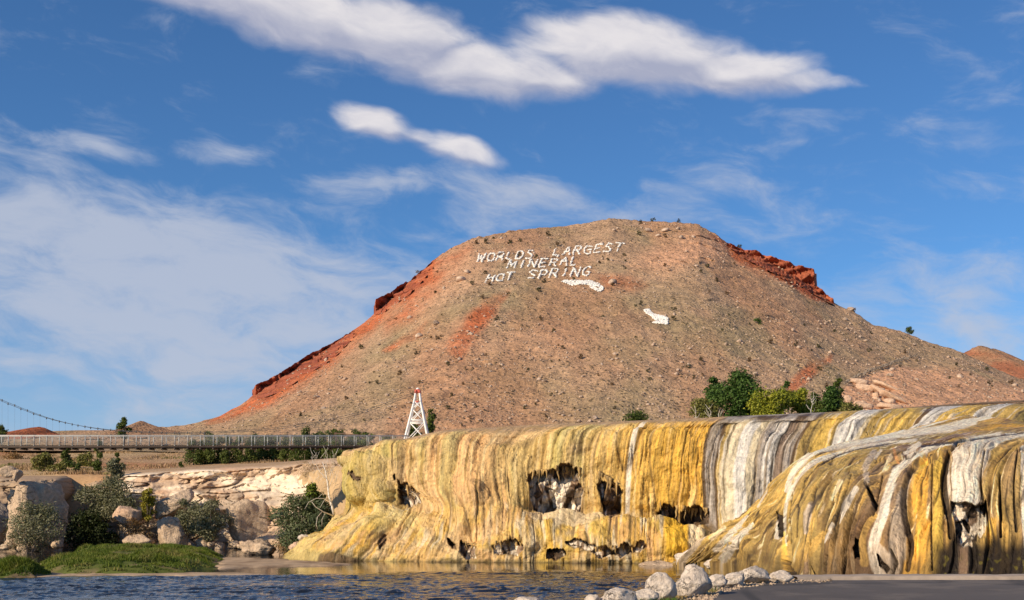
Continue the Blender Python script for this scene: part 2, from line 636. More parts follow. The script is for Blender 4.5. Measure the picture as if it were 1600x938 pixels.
def ground_z(px, D):
    """height of the far-bank land at photo column px (direction) and distance D"""
    g = np.interp(D, [95, 152, 240, 400, 600, 6000], [7.4, 6.3, 14.2, 24, 27, 27])
    g = g + np.where(px > 560, np.interp(D, [100, 150, 200], [1.6, 1.6, 0.0]), 0.0)
    X = (px - CX) / F * D
    return g + .45 * fbm(X * .05, D * .03, 1.0, 4) * sst(100, 160, D)


gpx = np.concatenate([np.linspace(-9000, -400, 40)[:-1], np.linspace(-400, 2100, 250), np.linspace(2100, 9000, 40)[1:]])
gD = np.concatenate([np.linspace(2, 95, 20)[:-1], np.linspace(95, 300, 140), np.geomspace(302, 9000, 40)])
GX, GD = np.meshgrid(gpx, gD)
ge = np.interp(GX, EDGE[:, 0], EDGE[:, 1])
gz = ground_z(GX, GD)
gz = np.where(GD < ge, -4.5 + (gz + 4.5) * sst(-4.5, 0, GD - ge), gz)
GP = P3(GX, HY, GD)
GP[..., 2] = gz
c_dry = np.array([.47, .33, .185])
c_dirt = np.array([.38, .245, .145])
c_red = np.array([.40, .17, .08])
gn = fbm(GP[..., 0] * .06, GP[..., 1] * .025, 3.0, 5)
gcol = lerp3(np.broadcast_to(c_dry, GP.shape), c_dirt, sst(-.25, .35, gn))
gcol = lerp3(gcol, c_red, .7 * sst(.25, .6, fbm(GP[..., 0] * .03 + 4, GP[..., 1] * .03, 8.0, 4)))
gcol = lerp3(gcol, c_red, .8 * sst(60, 10, GX) * sst(190, 215, GD) * sst(260, 235, GD))
GR = sheet('ground', GP, M['ground'], gcol)
tag(GR, kind='structure')

# ------------------------------------------------------------------ the hill with its writing
SIL = np.array([[-900, 676], [0, 675], [130, 674], [205, 672], [262, 668], [300, 663], [345, 650], [375, 634], [395, 620], [415, 606],
                [440, 590], [470, 570], [500, 552], [540, 525], [578, 497], [600, 476], [640, 441], [683, 402], [705, 388], [735, 374],
                [780, 365], [840, 356], [880, 354], [920, 348], [952, 341], [1000, 345], [1050, 347], [1092, 352], [1118, 366], [1140, 382],
                [1180, 399], [1210, 412], [1240, 430], [1268, 448], [1304, 474], [1340, 491], [1362, 507], [1410, 518], [1450, 535],
                [1500, 549], [1560, 578], [1600, 594], [1700, 628], [1900, 660], [2600, 676]], float)
HN, HM = 820, 250
hpx = np.concatenate([np.linspace(-900, 180, 40)[:-1], np.linspace(180, 1680, HN), np.linspace(1680, 2600, 30)[1:]])


def sil(px):
    return np.interp(px, SIL[:, 0], SIL[:, 1])


_sx = np.linspace(-1000, 2700, 1850)
_sy = np.convolve(np.pad(sil(_sx), 40, mode='edge'), np.hanning(81) / np.hanning(81).sum(), 'valid')


def sil_s(px):
    return np.interp(px, _sx, _sy)


def hridge(px):
    return crom(np.array([-900, 250, 350, 700, 950, 1150, 1400, 1650, 2600.]), np.array([420, 400, 395, 455, 490, 470, 420, 390, 400.])[:, None], np.ravel(px))[:, 0].reshape(np.shape(px))


HFD = 236.0
HFZ = CZ + (HY - 699) / F * HFD


def hill_w(px, py):
    a = (HY - py) / F
    Dr = hridge(px)
    zr = CZ + (HY - sil(px) * .5 - sil_s(px) * .5) / F * Dr
    return (a * HFD - HFZ + CZ) / ((zr - HFZ) - a * (Dr - HFD))


def hill_xyz(px, wv):
    Dr = hridge(px)
    zr = CZ + (HY - sil(px)) / F * Dr
    zs = CZ + (HY - sil_s(px)) / F * Dr
    D = HFD + (Dr - HFD) * wv
    z = HFZ + (zs - HFZ) * wv + (zr - zs) * sst(.5, 1, wv)
    return (px - CX) / F * D, D, z


wv = np.concatenate([[-.12], np.linspace(0, 1, HM)])
PXg, Wg = np.meshgrid(hpx, wv)
hx, hD, hz = hill_xyz(PXg, Wg)
HP = np.stack([hx, hD, hz], -1)
PYg = HY - (hz - CZ) / hD * F
# masks traced in the photograph, used as stains of red earth on the slope
jx = 7 * fbm(hx * .05, hz * .05, 2.0, 4)
jy = 7 * fbm(hx * .05, hz * .05, 7.0, 4)


def hmask(poly, soft):
    return sst(-soft, soft, poly_sd(PXg + jx, PYg + jy, poly))


CL_L1 = [(388, 622), (393, 600), (440, 578), (500, 542), (520, 536), (545, 536), (520, 558), (490, 578), (450, 600), (415, 622)]
CL_L2 = [(580, 490), (584, 468), (630, 438), (664, 418), (672, 426), (655, 448), (625, 470), (598, 484)]
CL_R = [(1138, 378), (1180, 393), (1230, 410), (1282, 414), (1284, 446), (1306, 470), (1296, 474), (1262, 460), (1230, 446), (1206, 428), (1170, 412)]
red = np.zeros(PXg.shape)
for poly, soft, st in (
        ([(320, 660), (395, 598), (500, 540), (585, 470), (690, 395), (682, 428), (650, 462), (600, 500), (560, 540), (500, 588), (440, 620), (395, 644), (350, 660)], 9, 1.0),
        ([(590, 478), (690, 398), (735, 388), (690, 440), (640, 500), (600, 520)], 16, .7),
        ([(790, 455), (775, 495), (745, 525), (720, 560), (700, 545), (730, 500), (755, 470)], 8, .95),
        ([(665, 505), (655, 525), (620, 548), (600, 552), (630, 525)], 7, .85),
        ([(1115, 366), (1180, 396), (1275, 418), (1300, 470), (1270, 466), (1210, 440), (1150, 408)], 6, 1.0),
        ([(1300, 556), (1275, 585), (1240, 615), (1228, 600), (1262, 572), (1285, 558)], 5, .85),
        ([(940, 435), (985, 430), (1010, 445), (985, 460), (945, 455)], 10, .5)):
    red = np.maximum(red, st * hmask(poly, soft))
peach = np.maximum(hmask([(1318, 608), (1345, 588), (1400, 575), (1450, 576), (1520, 586), (1600, 604), (1660, 650), (1310, 650)], 6), .85 * hmask([(985, 420), (1020, 385), (1070, 372), (1130, 372), (1150, 400), (1090, 410), (1040, 425)], 16))
peach = np.maximum(peach, .5 * hmask([(640, 440), (700, 400), (770, 385), (760, 430), (690, 470), (640, 520)], 22))
grass = sst(-.1, .35, fbm(hx * .02, hD * .03, hz * .02 + 4, 5))
strip = sst(0, .5, fbm(hx * .035, hz * .012, 12.0, 4))
hcol = lerp3(np.broadcast_to([.435, .285, .178], HP.shape), (.405, .282, .173), grass)
hcol = lerp3(hcol, (.31, .245, .135), .5 * sst(-.1, .4, fbm(hx * .045 + 3, hD * .02, hz * .03, 5)))
hcol = lerp3(hcol, (.47, .235, .13), .5 * strip)
hcol = lerp3(hcol, (.64, .36, .215), .95 * np.clip(peach * 1.15, 0, 1))
hcol = lerp3(hcol, (.52, .32, .19), .4 * sst(.2, .55, fbm(hx * .03 + 9, hz * .04, 18.0, 4)))
rj = red * np.clip(.75 + .6 * fbm(hx * .12, hz * .12, 5.0, 4), 0, 1.15)
hcol = lerp3(hcol, (.50, .15, .065), np.clip(rj * 1.15, 0, 1))
clm = np.maximum.reduce([hmask(CL_L1, 3), hmask(CL_L2, 3), hmask(CL_R, 3)])
band = noise(hz * .5 + 1.4 * fbm(hx * .03, hz * .02, 0, 3), hx * .02, 3.3)
hcol = lerp3(hcol, (.32, .085, .042), np.clip(clm * (.75 + .5 * band), 0, 1))
# relief: gullies down the slope, lumps, stepped strata on the red bands
body = sst(0, .03, Wg) * (1 - .8 * sst(.985, 1, Wg))
rel = 3.0 * fbm(hx * .03, hz * .010, 1.0, 4) + .9 * fbm(hx * .16, hz * .12, hD * .05, 4)
rel += 2.4 * (np.abs(noise(hx * .045 + .6 * fbm(hx * .03, hz * .03, 5, 3), hz * .012, 6.0)) - .3)
outc = sst(.22, .5, fbm(hx * .035 + 3, hz * .05, 14.0, 4))
rel += outc * 1.6 * np.tanh(4 * noise(hz * .45 + .5 * fbm(hx * .08, hz * .08, 1, 3), hx * .05, 18.8))
step = .5 * (np.tanh(5 * noise(hz * .33 + .5 * fbm(hx * .05, hz * .05, 1, 3), hx * .03, 8.8)))
led = np.maximum(.3 * clm, .2 * np.clip(red, 0, 1))
dispD = rel * body + led * (5.5 * step + 1.2 * fbm(hx * .3, hz * .5, 1.0, 4)) * np.clip(body + .25, 0, 1)
HP[..., 1] += -dispD * .85
HP[..., 0] = (PXg - CX) / F * HP[..., 1]
HP[..., 2] = CZ + (HY - PYg) / F * HP[..., 1] + body * (.5 * fbm(hx * .25, hD * .25, 4.0, 3))
rough = .35 * fbm(hx * .5, hD * .1, 2.0, 4) + 1.3 * np.maximum(0, fbm(hx * .12, hD * .05, 9.0, 3) - .25)
HP[..., 2] += sst(.93, 1, Wg) * rough * sst(340, 420, PXg)
# the far side, rounding over and away behind the crest
back = []
for k, (dd, dzv) in enumerate(((8, -.6), (25, -6), (90, -36), (200, -110))):
    b_ = HP[-1].copy()
    b_[:, 1] += dd
    b_[:, 0] = (hpx - CX) / F * b_[:, 1]
    b_[:, 2] += dzv * np.clip((HP[-1][:, 2] - 20) / 60, .08, 1)
    back.append(b_)
HPf = np.concatenate([HP, np.array(back)])
hcolf = np.concatenate([hcol, np.repeat(hcol[-1:], len(back), 0)])
HILL = sheet('hill', HPf, M['hill'], hcolf)
tag(HILL, kind='structure')


def on_hill(px, py):
    """point and normal on the finished hill surface seen at photo point"""
    wq = float(hill_w(px, py))
    i = float(np.interp(px, hpx, np.arange(len(hpx))))
    j = 1 + np.clip(wq, 0, .999) * (HM - 1)
    i0, j0 = int(i), int(j)
    i0, j0 = min(i0, len(hpx) - 2), min(j0, HM - 1)
    a, b = i - i0, j - j0
    p = (HP[j0, i0] * (1 - a) * (1 - b) + HP[j0, i0 + 1] * a * (1 - b) + HP[j0 + 1, i0] * (1 - a) * b + HP[j0 + 1, i0 + 1] * a * b)
    return p


def cliff_band(top, bot, out, ends, seed):
    """a band of red ledges standing out of the slope: upper and lower edge traced in photo points"""
    top, bot = np.asarray(top, float), np.asarray(bot, float)
    n, mrow = 220, 34
    q = np.linspace(0, 1, n)
    ql = np.cumsum(np.r_[0, np.hypot(*np.diff(top, axis=0).T)])
    tx, ty = np.interp(q, ql / ql[-1], top[:, 0]), np.interp(q, ql / ql[-1], top[:, 1])
    qb = np.linspace(0, 1, len(bot))
    bx, by = np.interp(q, qb, bot[:, 0]), np.interp(q, qb, bot[:, 1])
    ty = ty + .9 * fbm(q * 22, seed, 0, 4)
    rows = []
    for v in np.concatenate([[-.5, -.2], np.linspace(0, 1, mrow)]):
        vv = max(v, 0)
        px = tx + (bx - tx) * vv
        py = ty + (by - ty) * vv
        wq = np.clip(hill_w(px, np.maximum(py, sil(px) + .5)), 0, 1.0)
        D0 = hill_xyz(px, wq)[1]
        D = D0 - out * (1 - .75 * vv)
        z = (HY - py) / F * D
        st = np.tanh(4 * noise(z * .55 + .4 * fbm(px * .05, z * .1, seed, 3), px * .02, seed))
        bl, b2, idn = worley(px * .10 + .3 * noise(px * .2, z * .3, 3), z * .28)
        D = D - (1.5 * st + 2.2 * (idn - .5) + 1.0 * fbm(px * .15, z * .5, seed + 2, 4)) * (1 if v >= 0 else .3)
        edge = np.ones(n)
        if ends[0]:
            edge = edge * sst(0, .035, q)
        if ends[1]:
            edge = edge * sst(1, .965, q)
        D = D + (1 - edge) * (out + 14)
        if v < 0:
            D = D - v * 34
            py = py + .2 * 0
            z = (HY - ty) / F * (D + v * 34) + v * 3.0
        rows.append(np.stack([(px - CX) / F * D, D, CZ + z], -1))
    Pm = np.array(rows)
    zz = Pm[..., 2]
    b = noise(zz * .8 + .6 * fbm(Pm[..., 0] * .05, zz * .1, seed, 3), Pm[..., 0] * .02, seed + 5)
    c = lerp3(np.broadcast_to([.35, .105, .055], Pm.shape), (.22, .06, .035), sst(-.1, .35, b))
    c = lerp3(c, (.52, .17, .08), .6 * sst(.2, .5, fbm(Pm[..., 0] * .1, zz * .2, seed, 4)))
    tag(sheet('red_cliff', Pm, M['cliff_red'], c), kind='structure')


cliff_band([(1136, 380), (1158, 387), (1180, 393), (1205, 401), (1235, 411), (1256, 417), (1276, 420)], [(1140, 388), (1160, 402), (1185, 416), (1215, 432), (1240, 446), (1258, 451), (1278, 449)], 5.0, (0, 1), 3.0)
cliff_band([(1244, 440), (1262, 444), (1280, 450), (1296, 462), (1304, 470)], [(1248, 447), (1266, 458), (1282, 466), (1296, 474), (1306, 477)], 3.0, (0, 1), 5.0)
cliff_band([(394, 603), (404, 600), (420, 593), (440, 582), (470, 562), (500, 545), (524, 534), (552, 516)], [(395, 622), (412, 622), (436, 614), (462, 598), (490, 580), (510, 568), (532, 550), (556, 524)], 3.0, (1, 0), 7.0)
cliff_band([(584, 471), (592, 466), (612, 455), (640, 438), (664, 418), (676, 408)], [(584, 493), (598, 490), (616, 478), (640, 460), (664, 436), (680, 416)], 3.0, (1, 0), 9.0)


def mound(name, pts, D, depth, col1, col2, seed):
    """a small separate hill: crest line given in photo points at distance D"""
    pts = np.asarray(pts, float)
    q = np.linspace(pts[0, 0], pts[-1, 0], 70)
    y = np.interp(q, pts[:, 0], pts[:, 1])
    y = y + (3.2 if seed == 9.0 else 1.2) * fbm(q * .05, seed, 0, 5, .6)
    base = pts[:, 1].max() + 4
    rows = []
    for t in np.concatenate([np.linspace(0, 1, 26), [1.1, 1.5, 2.2]]):
        d = D - depth * (1 - t)
        zt = CZ + (HY - y) / F * D
        zb = CZ + (HY - base) / F * D - 3
        hh = np.where(t <= 1, t, 1 - .7 * (t - 1))
        z = zb + (zt - zb) * hh + 0 * q
        X = (q - CX) / F * D
        dd = d + 1.8 * fbm(X * .08, z * .05, seed, 4) * min(1, t)
        rows.append(np.stack([X, np.broadcast_to(dd, X.shape), z], -1))
    Pm = np.array(rows)
    Pm[..., 1] += 2.5 * fbm(Pm[..., 0] * .10, Pm[..., 2] * .12, seed + 3, 4)
    c = lerp3(np.broadcast_to(col1, Pm.shape), col2, sst(-.2, .4, fbm(Pm[..., 0] * .06, Pm[..., 2] * .15, seed, 4)))
    o = sheet(name, Pm, M['hill'], c)
    tag(o, kind='structure')
    return o


mound('red_mound', [(14, 680), (30, 676), (45, 669), (56, 666), (66, 668), (80, 676), (96, 680)], 330, 40, (.44, .12, .05), (.40, .16, .075), 3.0)
mound('tan_mound', [(196, 678), (208, 666), (220, 659), (230, 660), (245, 666), (262, 671), (290, 676)], 330, 40, (.44, .26, .15), (.40, .19, .1), 6.0)
mound('red_mound', [(1490, 566), (1505, 553), (1520, 543), (1540, 541), (1556, 548), (1572, 552), (1590, 568), (1620, 594), (1680, 620)], 520, 80, (.38, .22, .13), (.36, .145, .08), 9.0)


# white letters of whitewashed stones
GLYPH = {
    'W': [((0, 1), (.2, 0)), ((.2, 0), (.5, .8)), ((.5, .8), (.75, 0)), ((.75, 0), (1, 1))],
    'O': [((.1, .2), (.1, .8)), ((.1, .8), (.35, 1)), ((.35, 1), (.75, 1)), ((.75, 1), (.95, .8)), ((.95, .8), (.95, .2)), ((.95, .2), (.7, 0)), ((.7, 0), (.3, 0)), ((.3, 0), (.1, .2))],
    'R': [((.05, 0), (.05, 1)), ((.05, 1), (.7, 1)), ((.7, 1), (.9, .75)), ((.9, .75), (.7, .5)), ((.7, .5), (.05, .5)), ((.45, .5), (.95, 0))],
    'L': [((.1, 1), (.1, 0)), ((.1, 0), (.9, 0))],
    'D': [((.05, 0), (.05, 1)), ((.05, 1), (.6, 1)), ((.6, 1), (.92, .7)), ((.92, .7), (.92, .3)), ((.92, .3), (.6, 0)), ((.6, 0), (.05, 0))],
    'S': [((.95, .95), (.3, 1)), ((.3, 1), (.08, .75)), ((.08, .75), (.9, .35)), ((.9, .35), (.7, 0)), ((.7, 0), (.05, .05))],
    'A': [((0, 0), (.5, 1)), ((.5, 1), (1, 0)), ((.22, .4), (.8, .4))],
    'G': [((.95, .85), (.6, 1)), ((.6, 1), (.2, .9)), ((.2, .9), (.05, .5)), ((.05, .5), (.2, .1)), ((.2, .1), (.7, 0)), ((.7, 0), (.95, .15)), ((.95, .15), (.95, .45)), ((.95, .45), (.55, .45))],
    'E': [((.08, 0), (.08, 1)), ((.08, 1), (.92, 1)), ((.08, .5), (.75, .5)), ((.08, 0), (.92, 0))],
    'T': [((.5, 0), (.5, 1)), ((-.05, 1), (1.05, 1))],
    'M': [((.02, 0), (.08, 1)), ((.08, 1), (.5, .3)), ((.5, .3), (.92, 1)), ((.92, 1), (.98, 0))],
    'I': [((.5, 0), (.5, 1))],
    'N': [((.05, 0), (.05, 1)), ((.05, 1), (.9, 0)), ((.9, 0), (.95, 1))],
    'H': [((.05, 0), (.05, 1)), ((.95, 0), (.95, 1)), ((.05, .5), (.95, .5))],
    'P': [((.05, 0), (.05, 1)), ((.05, 1), (.7, 1)), ((.7, 1), (.92, .75)), ((.92, .75), (.7, .45)), ((.7, .45), (.05, .45))],
}
rng = random.Random(11)
_ico = None


def ico(sub):
    bm = bmesh.new()
    bmesh.ops.create_icosphere(bm, subdivisions=sub, radius=1)
    V = np.array([v.co[:] for v in bm.verts])
    Fq = np.array([[v.index for v in f.verts] for f in bm.faces])
    bm.free()
    return V, Fq


ICO1, ICO2, ICO3, ICO4, ICO5 = ico(1), ico(2), ico(3), ico(4), ico(5)
OCT = (np.array([[1, 0, 0], [-1, 0, 0], [0, 1, 0], [0, -1, 0], [0, 0, 1], [0, 0, -1]], float),
       np.array([[0, 2, 4], [2, 1, 4], [1, 3, 4], [3, 0, 4], [2, 0, 5], [1, 2, 5], [3, 1, 5], [0, 3, 5]]))


def stone(mb, p, r, rg):
    V = OCT[0] * np.array([r * rg.uniform(.7, 1.3), r * rg.uniform(.7, 1.3), r * rg.uniform(.5, .9)])
    a = rg.uniform(0, 6.28)
    V = V @ np.array([[math.cos(a), math.sin(a), 0], [-math.sin(a), math.cos(a), 0], [0, 0, 1]])
    V = V + np.array([rg.uniform(-.12, .12) for _ in range(18)]).reshape(6, 3) * r
    mb.add(V + np.asarray(p), OCT[1])


def word(text, x0, y0, x1, y1, hgt, slant, label, wide=.72):
    """text laid from photo point (x0,y0) to (x1,y1) along its baseline"""
    t = thing('stone_word', label, 'writing', on_hill((x0 + x1) / 2, (y0 + y1) / 2), 'words laid out in white stones on the hill')
    o = np.array(t.location)
    n = len(text)
    pitch = (x1 - x0) / n
    for i, ch in enumerate(text):
        mb = MB()
        for (a, b) in GLYPH[ch]:
            L = math.hypot((b[0] - a[0]) * pitch * wide, (b[1] - a[1]) * hgt)
            for k in range(max(2, int(L * 2.2))):
                if rng.random() < .2:
                    continue
                s_ = (k + rng.random()) / max(2, int(L * 2.2))
                gx, gy = a[0] + (b[0] - a[0]) * s_, a[1] + (b[1] - a[1]) * s_
                px = x0 + pitch * (i + .1 + gx * wide) + slant * gy * hgt + rng.gauss(0, .35)
                bx = (x0 + pitch * (i + .4) - x0) / (x1 - x0)
                py = y0 + (y1 - y0) * bx - gy * hgt + rng.gauss(0, .3)
                p = on_hill(px, py)
                stone(mb, p + np.array([0, -.1, .22]) - o, .31 + .17 * rng.random(), rng)
        tag(mb.build('letter', M['whitestone'], t), kind='stuff')
    return t


word('WORLDS', 743, 411, 834, 404, 12, .35, 'white stone word WORLDS at the left of the top line on the hill')
word('LARGEST', 861, 401, 973, 393, 12, .4, 'white stone word LARGEST at the right of the top line on the hill')
word('MINERAL', 790, 421, 905, 414.5, 12, .4, 'white stone word MINERAL alone in the middle line on the hill')
word('HOT', 757, 443, 802, 437.5, 12, .45, 'white stone word HOT at the left of the bottom line on the hill')
word('SPRING', 822, 437.5, 923, 431, 13, .4, 'white stone word SPRING at the right of the bottom line, above the arrow')


def arrow(poly, label):
    t = thing('stone_arrow', label, 'arrow', on_hill(*np.mean(poly, 0)), 'arrows laid out in white stones on the hill')
    o = np.array(t.location)
    p = np.asarray(poly, float)
    mb = MB()
    lo, hi = p.min(0), p.max(0)
    for k in range(1300):
        q = np.array([rng.uniform(lo[0], hi[0]), rng.uniform(lo[1], hi[1])])
        if poly_sd(q[:1], q[1:], p)[0] > 0 and rng.random() < .95:
            stone(mb, on_hill(*q) + np.array([0, -.1, .25]) - o, .34 + .1 * rng.random(), rng)
    tag(mb.build('stones', M['whitestone'], t), kind='stuff')


arrow([(877, 443), (881, 439.5), (911, 441.5), (924, 440), (935, 443), (944.5, 452.5), (935, 455.5), (924, 452), (921, 447), (903, 447)], 'long white stone arrow pointing right under the word SPRING')
arrow([(1007, 485), (1013, 485), (1026, 494), (1039, 497), (1044, 500), (1043, 509), (1028, 506.5), (1018, 505.5), (1026, 502), (1017, 496), (1007.5, 489)], 'short thick white stone arrow lower down, right of the writing')

# loose stones and dry tufts: nobody could count them
mbs, mbt = MB(), MB()
rg = random.Random(5)
npr = np.random.RandomState(3)
cand = 0
dense = lambda x, y: float(fbm(x * .02, y * .03, 31.0, 3))
while cand < 9000:
    px, py = rg.uniform(270, 1600), rg.uniform(350, 672)
    if py < float(sil(px)) + 2:
        continue
    dd = dense(px, py) + (.25 if py > 560 else 0) + (.2 if px > 1150 and py > 500 else 0)
    if rg.random() > .35 + dd:
        continue
    cand += 1
    p = on_hill(px, py)
    s = min(1.3, .13 * math.exp(rg.gauss(.3, .5))) * p[1] / 330
    stone(mbs, p + np.array([0, 0, s * .3]), s, rg)
tag(mbs.build('hillside_rubble', M['hillrock']), kind='stuff')

# ------------------------------------------------------------------ the river
def water_mat():
    m, g, b = mat_new('river_water')
    v = coords(g)
    n1 = g.noise(mapping(g, v, (.9, 1.5, 1)), 2.2, 4, .6)
    b.inputs['Base Color'].default_value = (.012, .012, .012, 1)
    b.inputs['Roughness'].default_value = .06
    b.inputs['IOR'].default_value = 1.33
    a = attr(g, 'Col')
    sp = g.n('ShaderNodeSeparateColor')
    g.put(sp.inputs[0], a)
    nd = g.n('ShaderNodeBump')
    g.put(nd.inputs['Strength'], g.rng(sp.outputs[0], 0, 1, .03, .6))
    nd.inputs['Distance'].default_value = .12
    g.put(nd.inputs['Height'], n1)
    g.t.links.new(nd.outputs[0], b.inputs['Normal'])
    return m


wpx = np.concatenate([np.linspace(-4000, -60, 14)[:-1], np.linspace(-60, 1320, 470), np.linspace(1320, 4500, 14)[1:]])
wD = np.concatenate([[4, 12, 25, 40], np.linspace(48, 90, 210), np.linspace(90.4, 156, 70)])
WX, WD = np.meshgrid(wpx, wD)
WP = P3(WX, HY, WD)
WP[..., 2] = WZ
X, Y = WP[..., 0], WP[..., 1]
calm_edge = np.interp(WX, [-100, 300, 520, 760, 900, 1050, 1200], [80.5, 80.5, 82, 86, 88, 82, 78])
riff = 1 - sst(-2.5, 3.5, Y - calm_edge + 2.2 * fbm(X * .10, Y * .25, 2.0, 3))
riff = np.clip(riff * (.72 + .6 * fbm(X * .07, Y * .16, 6.0, 3)), .03, 1.15)
wav = .6 * fbm(X * .40, Y * 1.0, 1.0, 4, .55) + .45 * (1 - 2 * np.abs(noise(X * .7 + 3, Y * 1.6, 4.0))) + .28 * (1 - 2 * np.abs(noise(X * 1.5 + 3, Y * 2.8, 7.0)))
WP[..., 2] += wav * .20 * riff * sst(46, 55, Y) + .006 * fbm(X * .3, Y * .5, 3.0, 3)
wc = np.zeros(WP.shape)
wc[..., 0] = riff
RIV = sheet('river', WP, water_mat(), wc)
tag(RIV, kind='structure')

# gravel bar in the shallow, and the earth of the grassy islet
def lowland(name, outline, D0, D1, hmax, mat, colf, seed, inset=1.2):
    """low island: outline in (X, Y) metres"""
    o = np.asarray(outline, float)
    x = np.linspace(o[:, 0].min() - 1, o[:, 0].max() + 1, 120)
    y = np.linspace(o[:, 1].min() - 1, o[:, 1].max() + 1, 84)
    xx, yy = np.meshgrid(x, y)
    sdv = poly_sd(xx + .8 * fbm(xx * .3, yy * .3, seed, 3), yy + 1.2 * fbm(xx * .3, yy * .3, seed + 4, 3), o)
    z = WZ - .35 + (.35 + hmax * (1 + .7 * fbm(xx * .25, yy * .18, seed + 2, 3) * sst(0, 2, sdv))) * sst(-inset, inset, sdv) + .03 * fbm(xx * .8, yy * .8, seed, 4) * sst(0, 1, sdv)
    P = np.stack([xx, yy, z], -1)
    ob = sheet(name, P, mat, colf(xx, yy, sdv))
    tag(ob, kind='structure')
    return sdv, xx, yy, z


def XY(px, py):
    D = F * (CZ - WZ) / (py - HY)
    return ((px - CX) / F * D, D)


gravc = lambda xx, yy, s: lerp3(np.broadcast_to([.42, .31, .21], xx.shape + (3,)), (.27, .19, .125), sst(-.2, .5, fbm(xx * .4, yy * .25, 3.0, 4)))
lowland('gravel_bar', [XY(p, q) for p, q in ((330, 873), (360, 872), (430, 874), (500, 878), (556, 883), (500, 885), (440, 886), (390, 888), (340, 891))], 0, 0, .09, M['ground'], gravc, 2.0, .5)
lowland('gravel_bar', [XY(p, q) for p, q in ((-60, 904), (60, 902), (200, 901), (300, 900), (360, 901), (428, 899), (360, 896), (330, 895), (200, 897), (60, 893), (-60, 893))], 0, 0, .08, M['ground'], gravc, 5.0, .5)
turf = lambda xx, yy, s: lerp3(np.broadcast_to([.10, .12, .03], xx.shape + (3,)), (.22, .16, .09), sst(.1, .5, fbm(xx * .5, yy * .3, 6.0, 4)))
ISL = [XY(p, q) for p, q in ((70, 896), (130, 899), (220, 899), (285, 896), (322, 889), (345, 876), (335, 866), (240, 864), (130, 866), (75, 882))]
isl_sd, isl_x, isl_y, isl_z = lowland('islet', ISL, 0, 0, .62, M['ground'], turf, 8.0, 1.6)
ISL2 = [XY(p, q) for p, q in ((-30, 902), (10, 904), (60, 903), (72, 898), (60, 889), (20, 888), (-30, 892))]
isl2 = lowland('islet', ISL2, 0, 0, .6, M['ground'], turf, 9.0, 1.8)


def blades(name, pts, hgt, wid, cols, seed):
    """grass: pts (n,3) roots, hgt (n,), curved 3-segment-free single triangles with random lean"""
    r = np.random.RandomState(seed)
    n = len(pts)
    a = r.rand(n) * 6.283
    lean = r.normal(0, .35, (n, 2)) * hgt[:, None]
    wv_ = np.stack([np.cos(a), np.sin(a), np.zeros(n)], 1) * wid
    tip = pts + np.stack([lean[:, 0], lean[:, 1], hgt], 1)
    mid = pts + np.stack([lean[:, 0] * .3, lean[:, 1] * .3, hgt * .6], 1)
    V = np.stack([pts - wv_, pts + wv_, mid + wv_ * .7, mid - wv_ * .7, tip], 1).reshape(-1, 3)
    i = np.arange(n)[:, None] * 5
    Fq = np.concatenate([i + [[0, 1, 2]], i + [[0, 2, 3]], i + [[3, 2, 4]]], 1).reshape(-1, 3)
    c = np.repeat(cols, 5, 0)
    o = link(name, mesh_np(name, V, Fq, M['leaf'], False, c))
    return tag(o, kind='stuff')


def sow(sdv, xx, yy, zz, n, hf, seed, name, wid=.035, gap=.15):
    r = np.random.RandomState(seed)
    j = r.randint(0, xx.size, n * 6)
    sx = (xx[0, 1] - xx[0, 0])
    sy = (yy[1, 0] - yy[0, 0])
    x = xx.ravel()[j] + r.uniform(-.5, .5, len(j)) * sx
    y = yy.ravel()[j] + r.uniform(-.5, .5, len(j)) * sy
    cl = fbm(x * .45, y * .35, 21.0 + seed, 4)
    ok = (sdv.ravel()[j] > .0) & (cl > -.3 - gap + r.rand(len(j)) * .3)
    x, y, z, cl, s = [q[ok][:n] for q in (x, y, zz.ravel()[j], cl, sdv.ravel()[j])]
    h = hf(x, y, s) * (.55 + .6 * np.clip(cl + .5, 0, 1.1)) * r.uniform(.6, 1.15, len(x))
    c = lerp3(np.broadcast_to([.075, .125, .014], (len(x), 3)), (.20, .22, .028), r.rand(len(x)) * np.clip(.5 + cl, 0, 1))
    c = lerp3(c, (.30, .24, .09), (.85 * sst(.05, .45, fbm(x * .35, y * .35, 41.0 + seed, 3))) * r.rand(len(x)))
    blades(name, np.stack([x, y, z - .05], 1), h, wid, c, seed)


sow(isl_sd, isl_x, isl_y, isl_z, 58000, lambda x, y, s: .16 + .36 * sst(0, 1.5, s) * np.clip(.5 + .9 * fbm(x * .22, y * .15, 3.0, 3), .1, 1.3), 4, 'islet_grass', .028)
sow(*isl2, 20000, lambda x, y, s: .2 + .4 * sst(0, 1.3, s) * sst(0, 3.2, np.hypot(x + 34.2, (y - 79.5) * .5) * -1 + 5.2), 6, 'islet_grass')

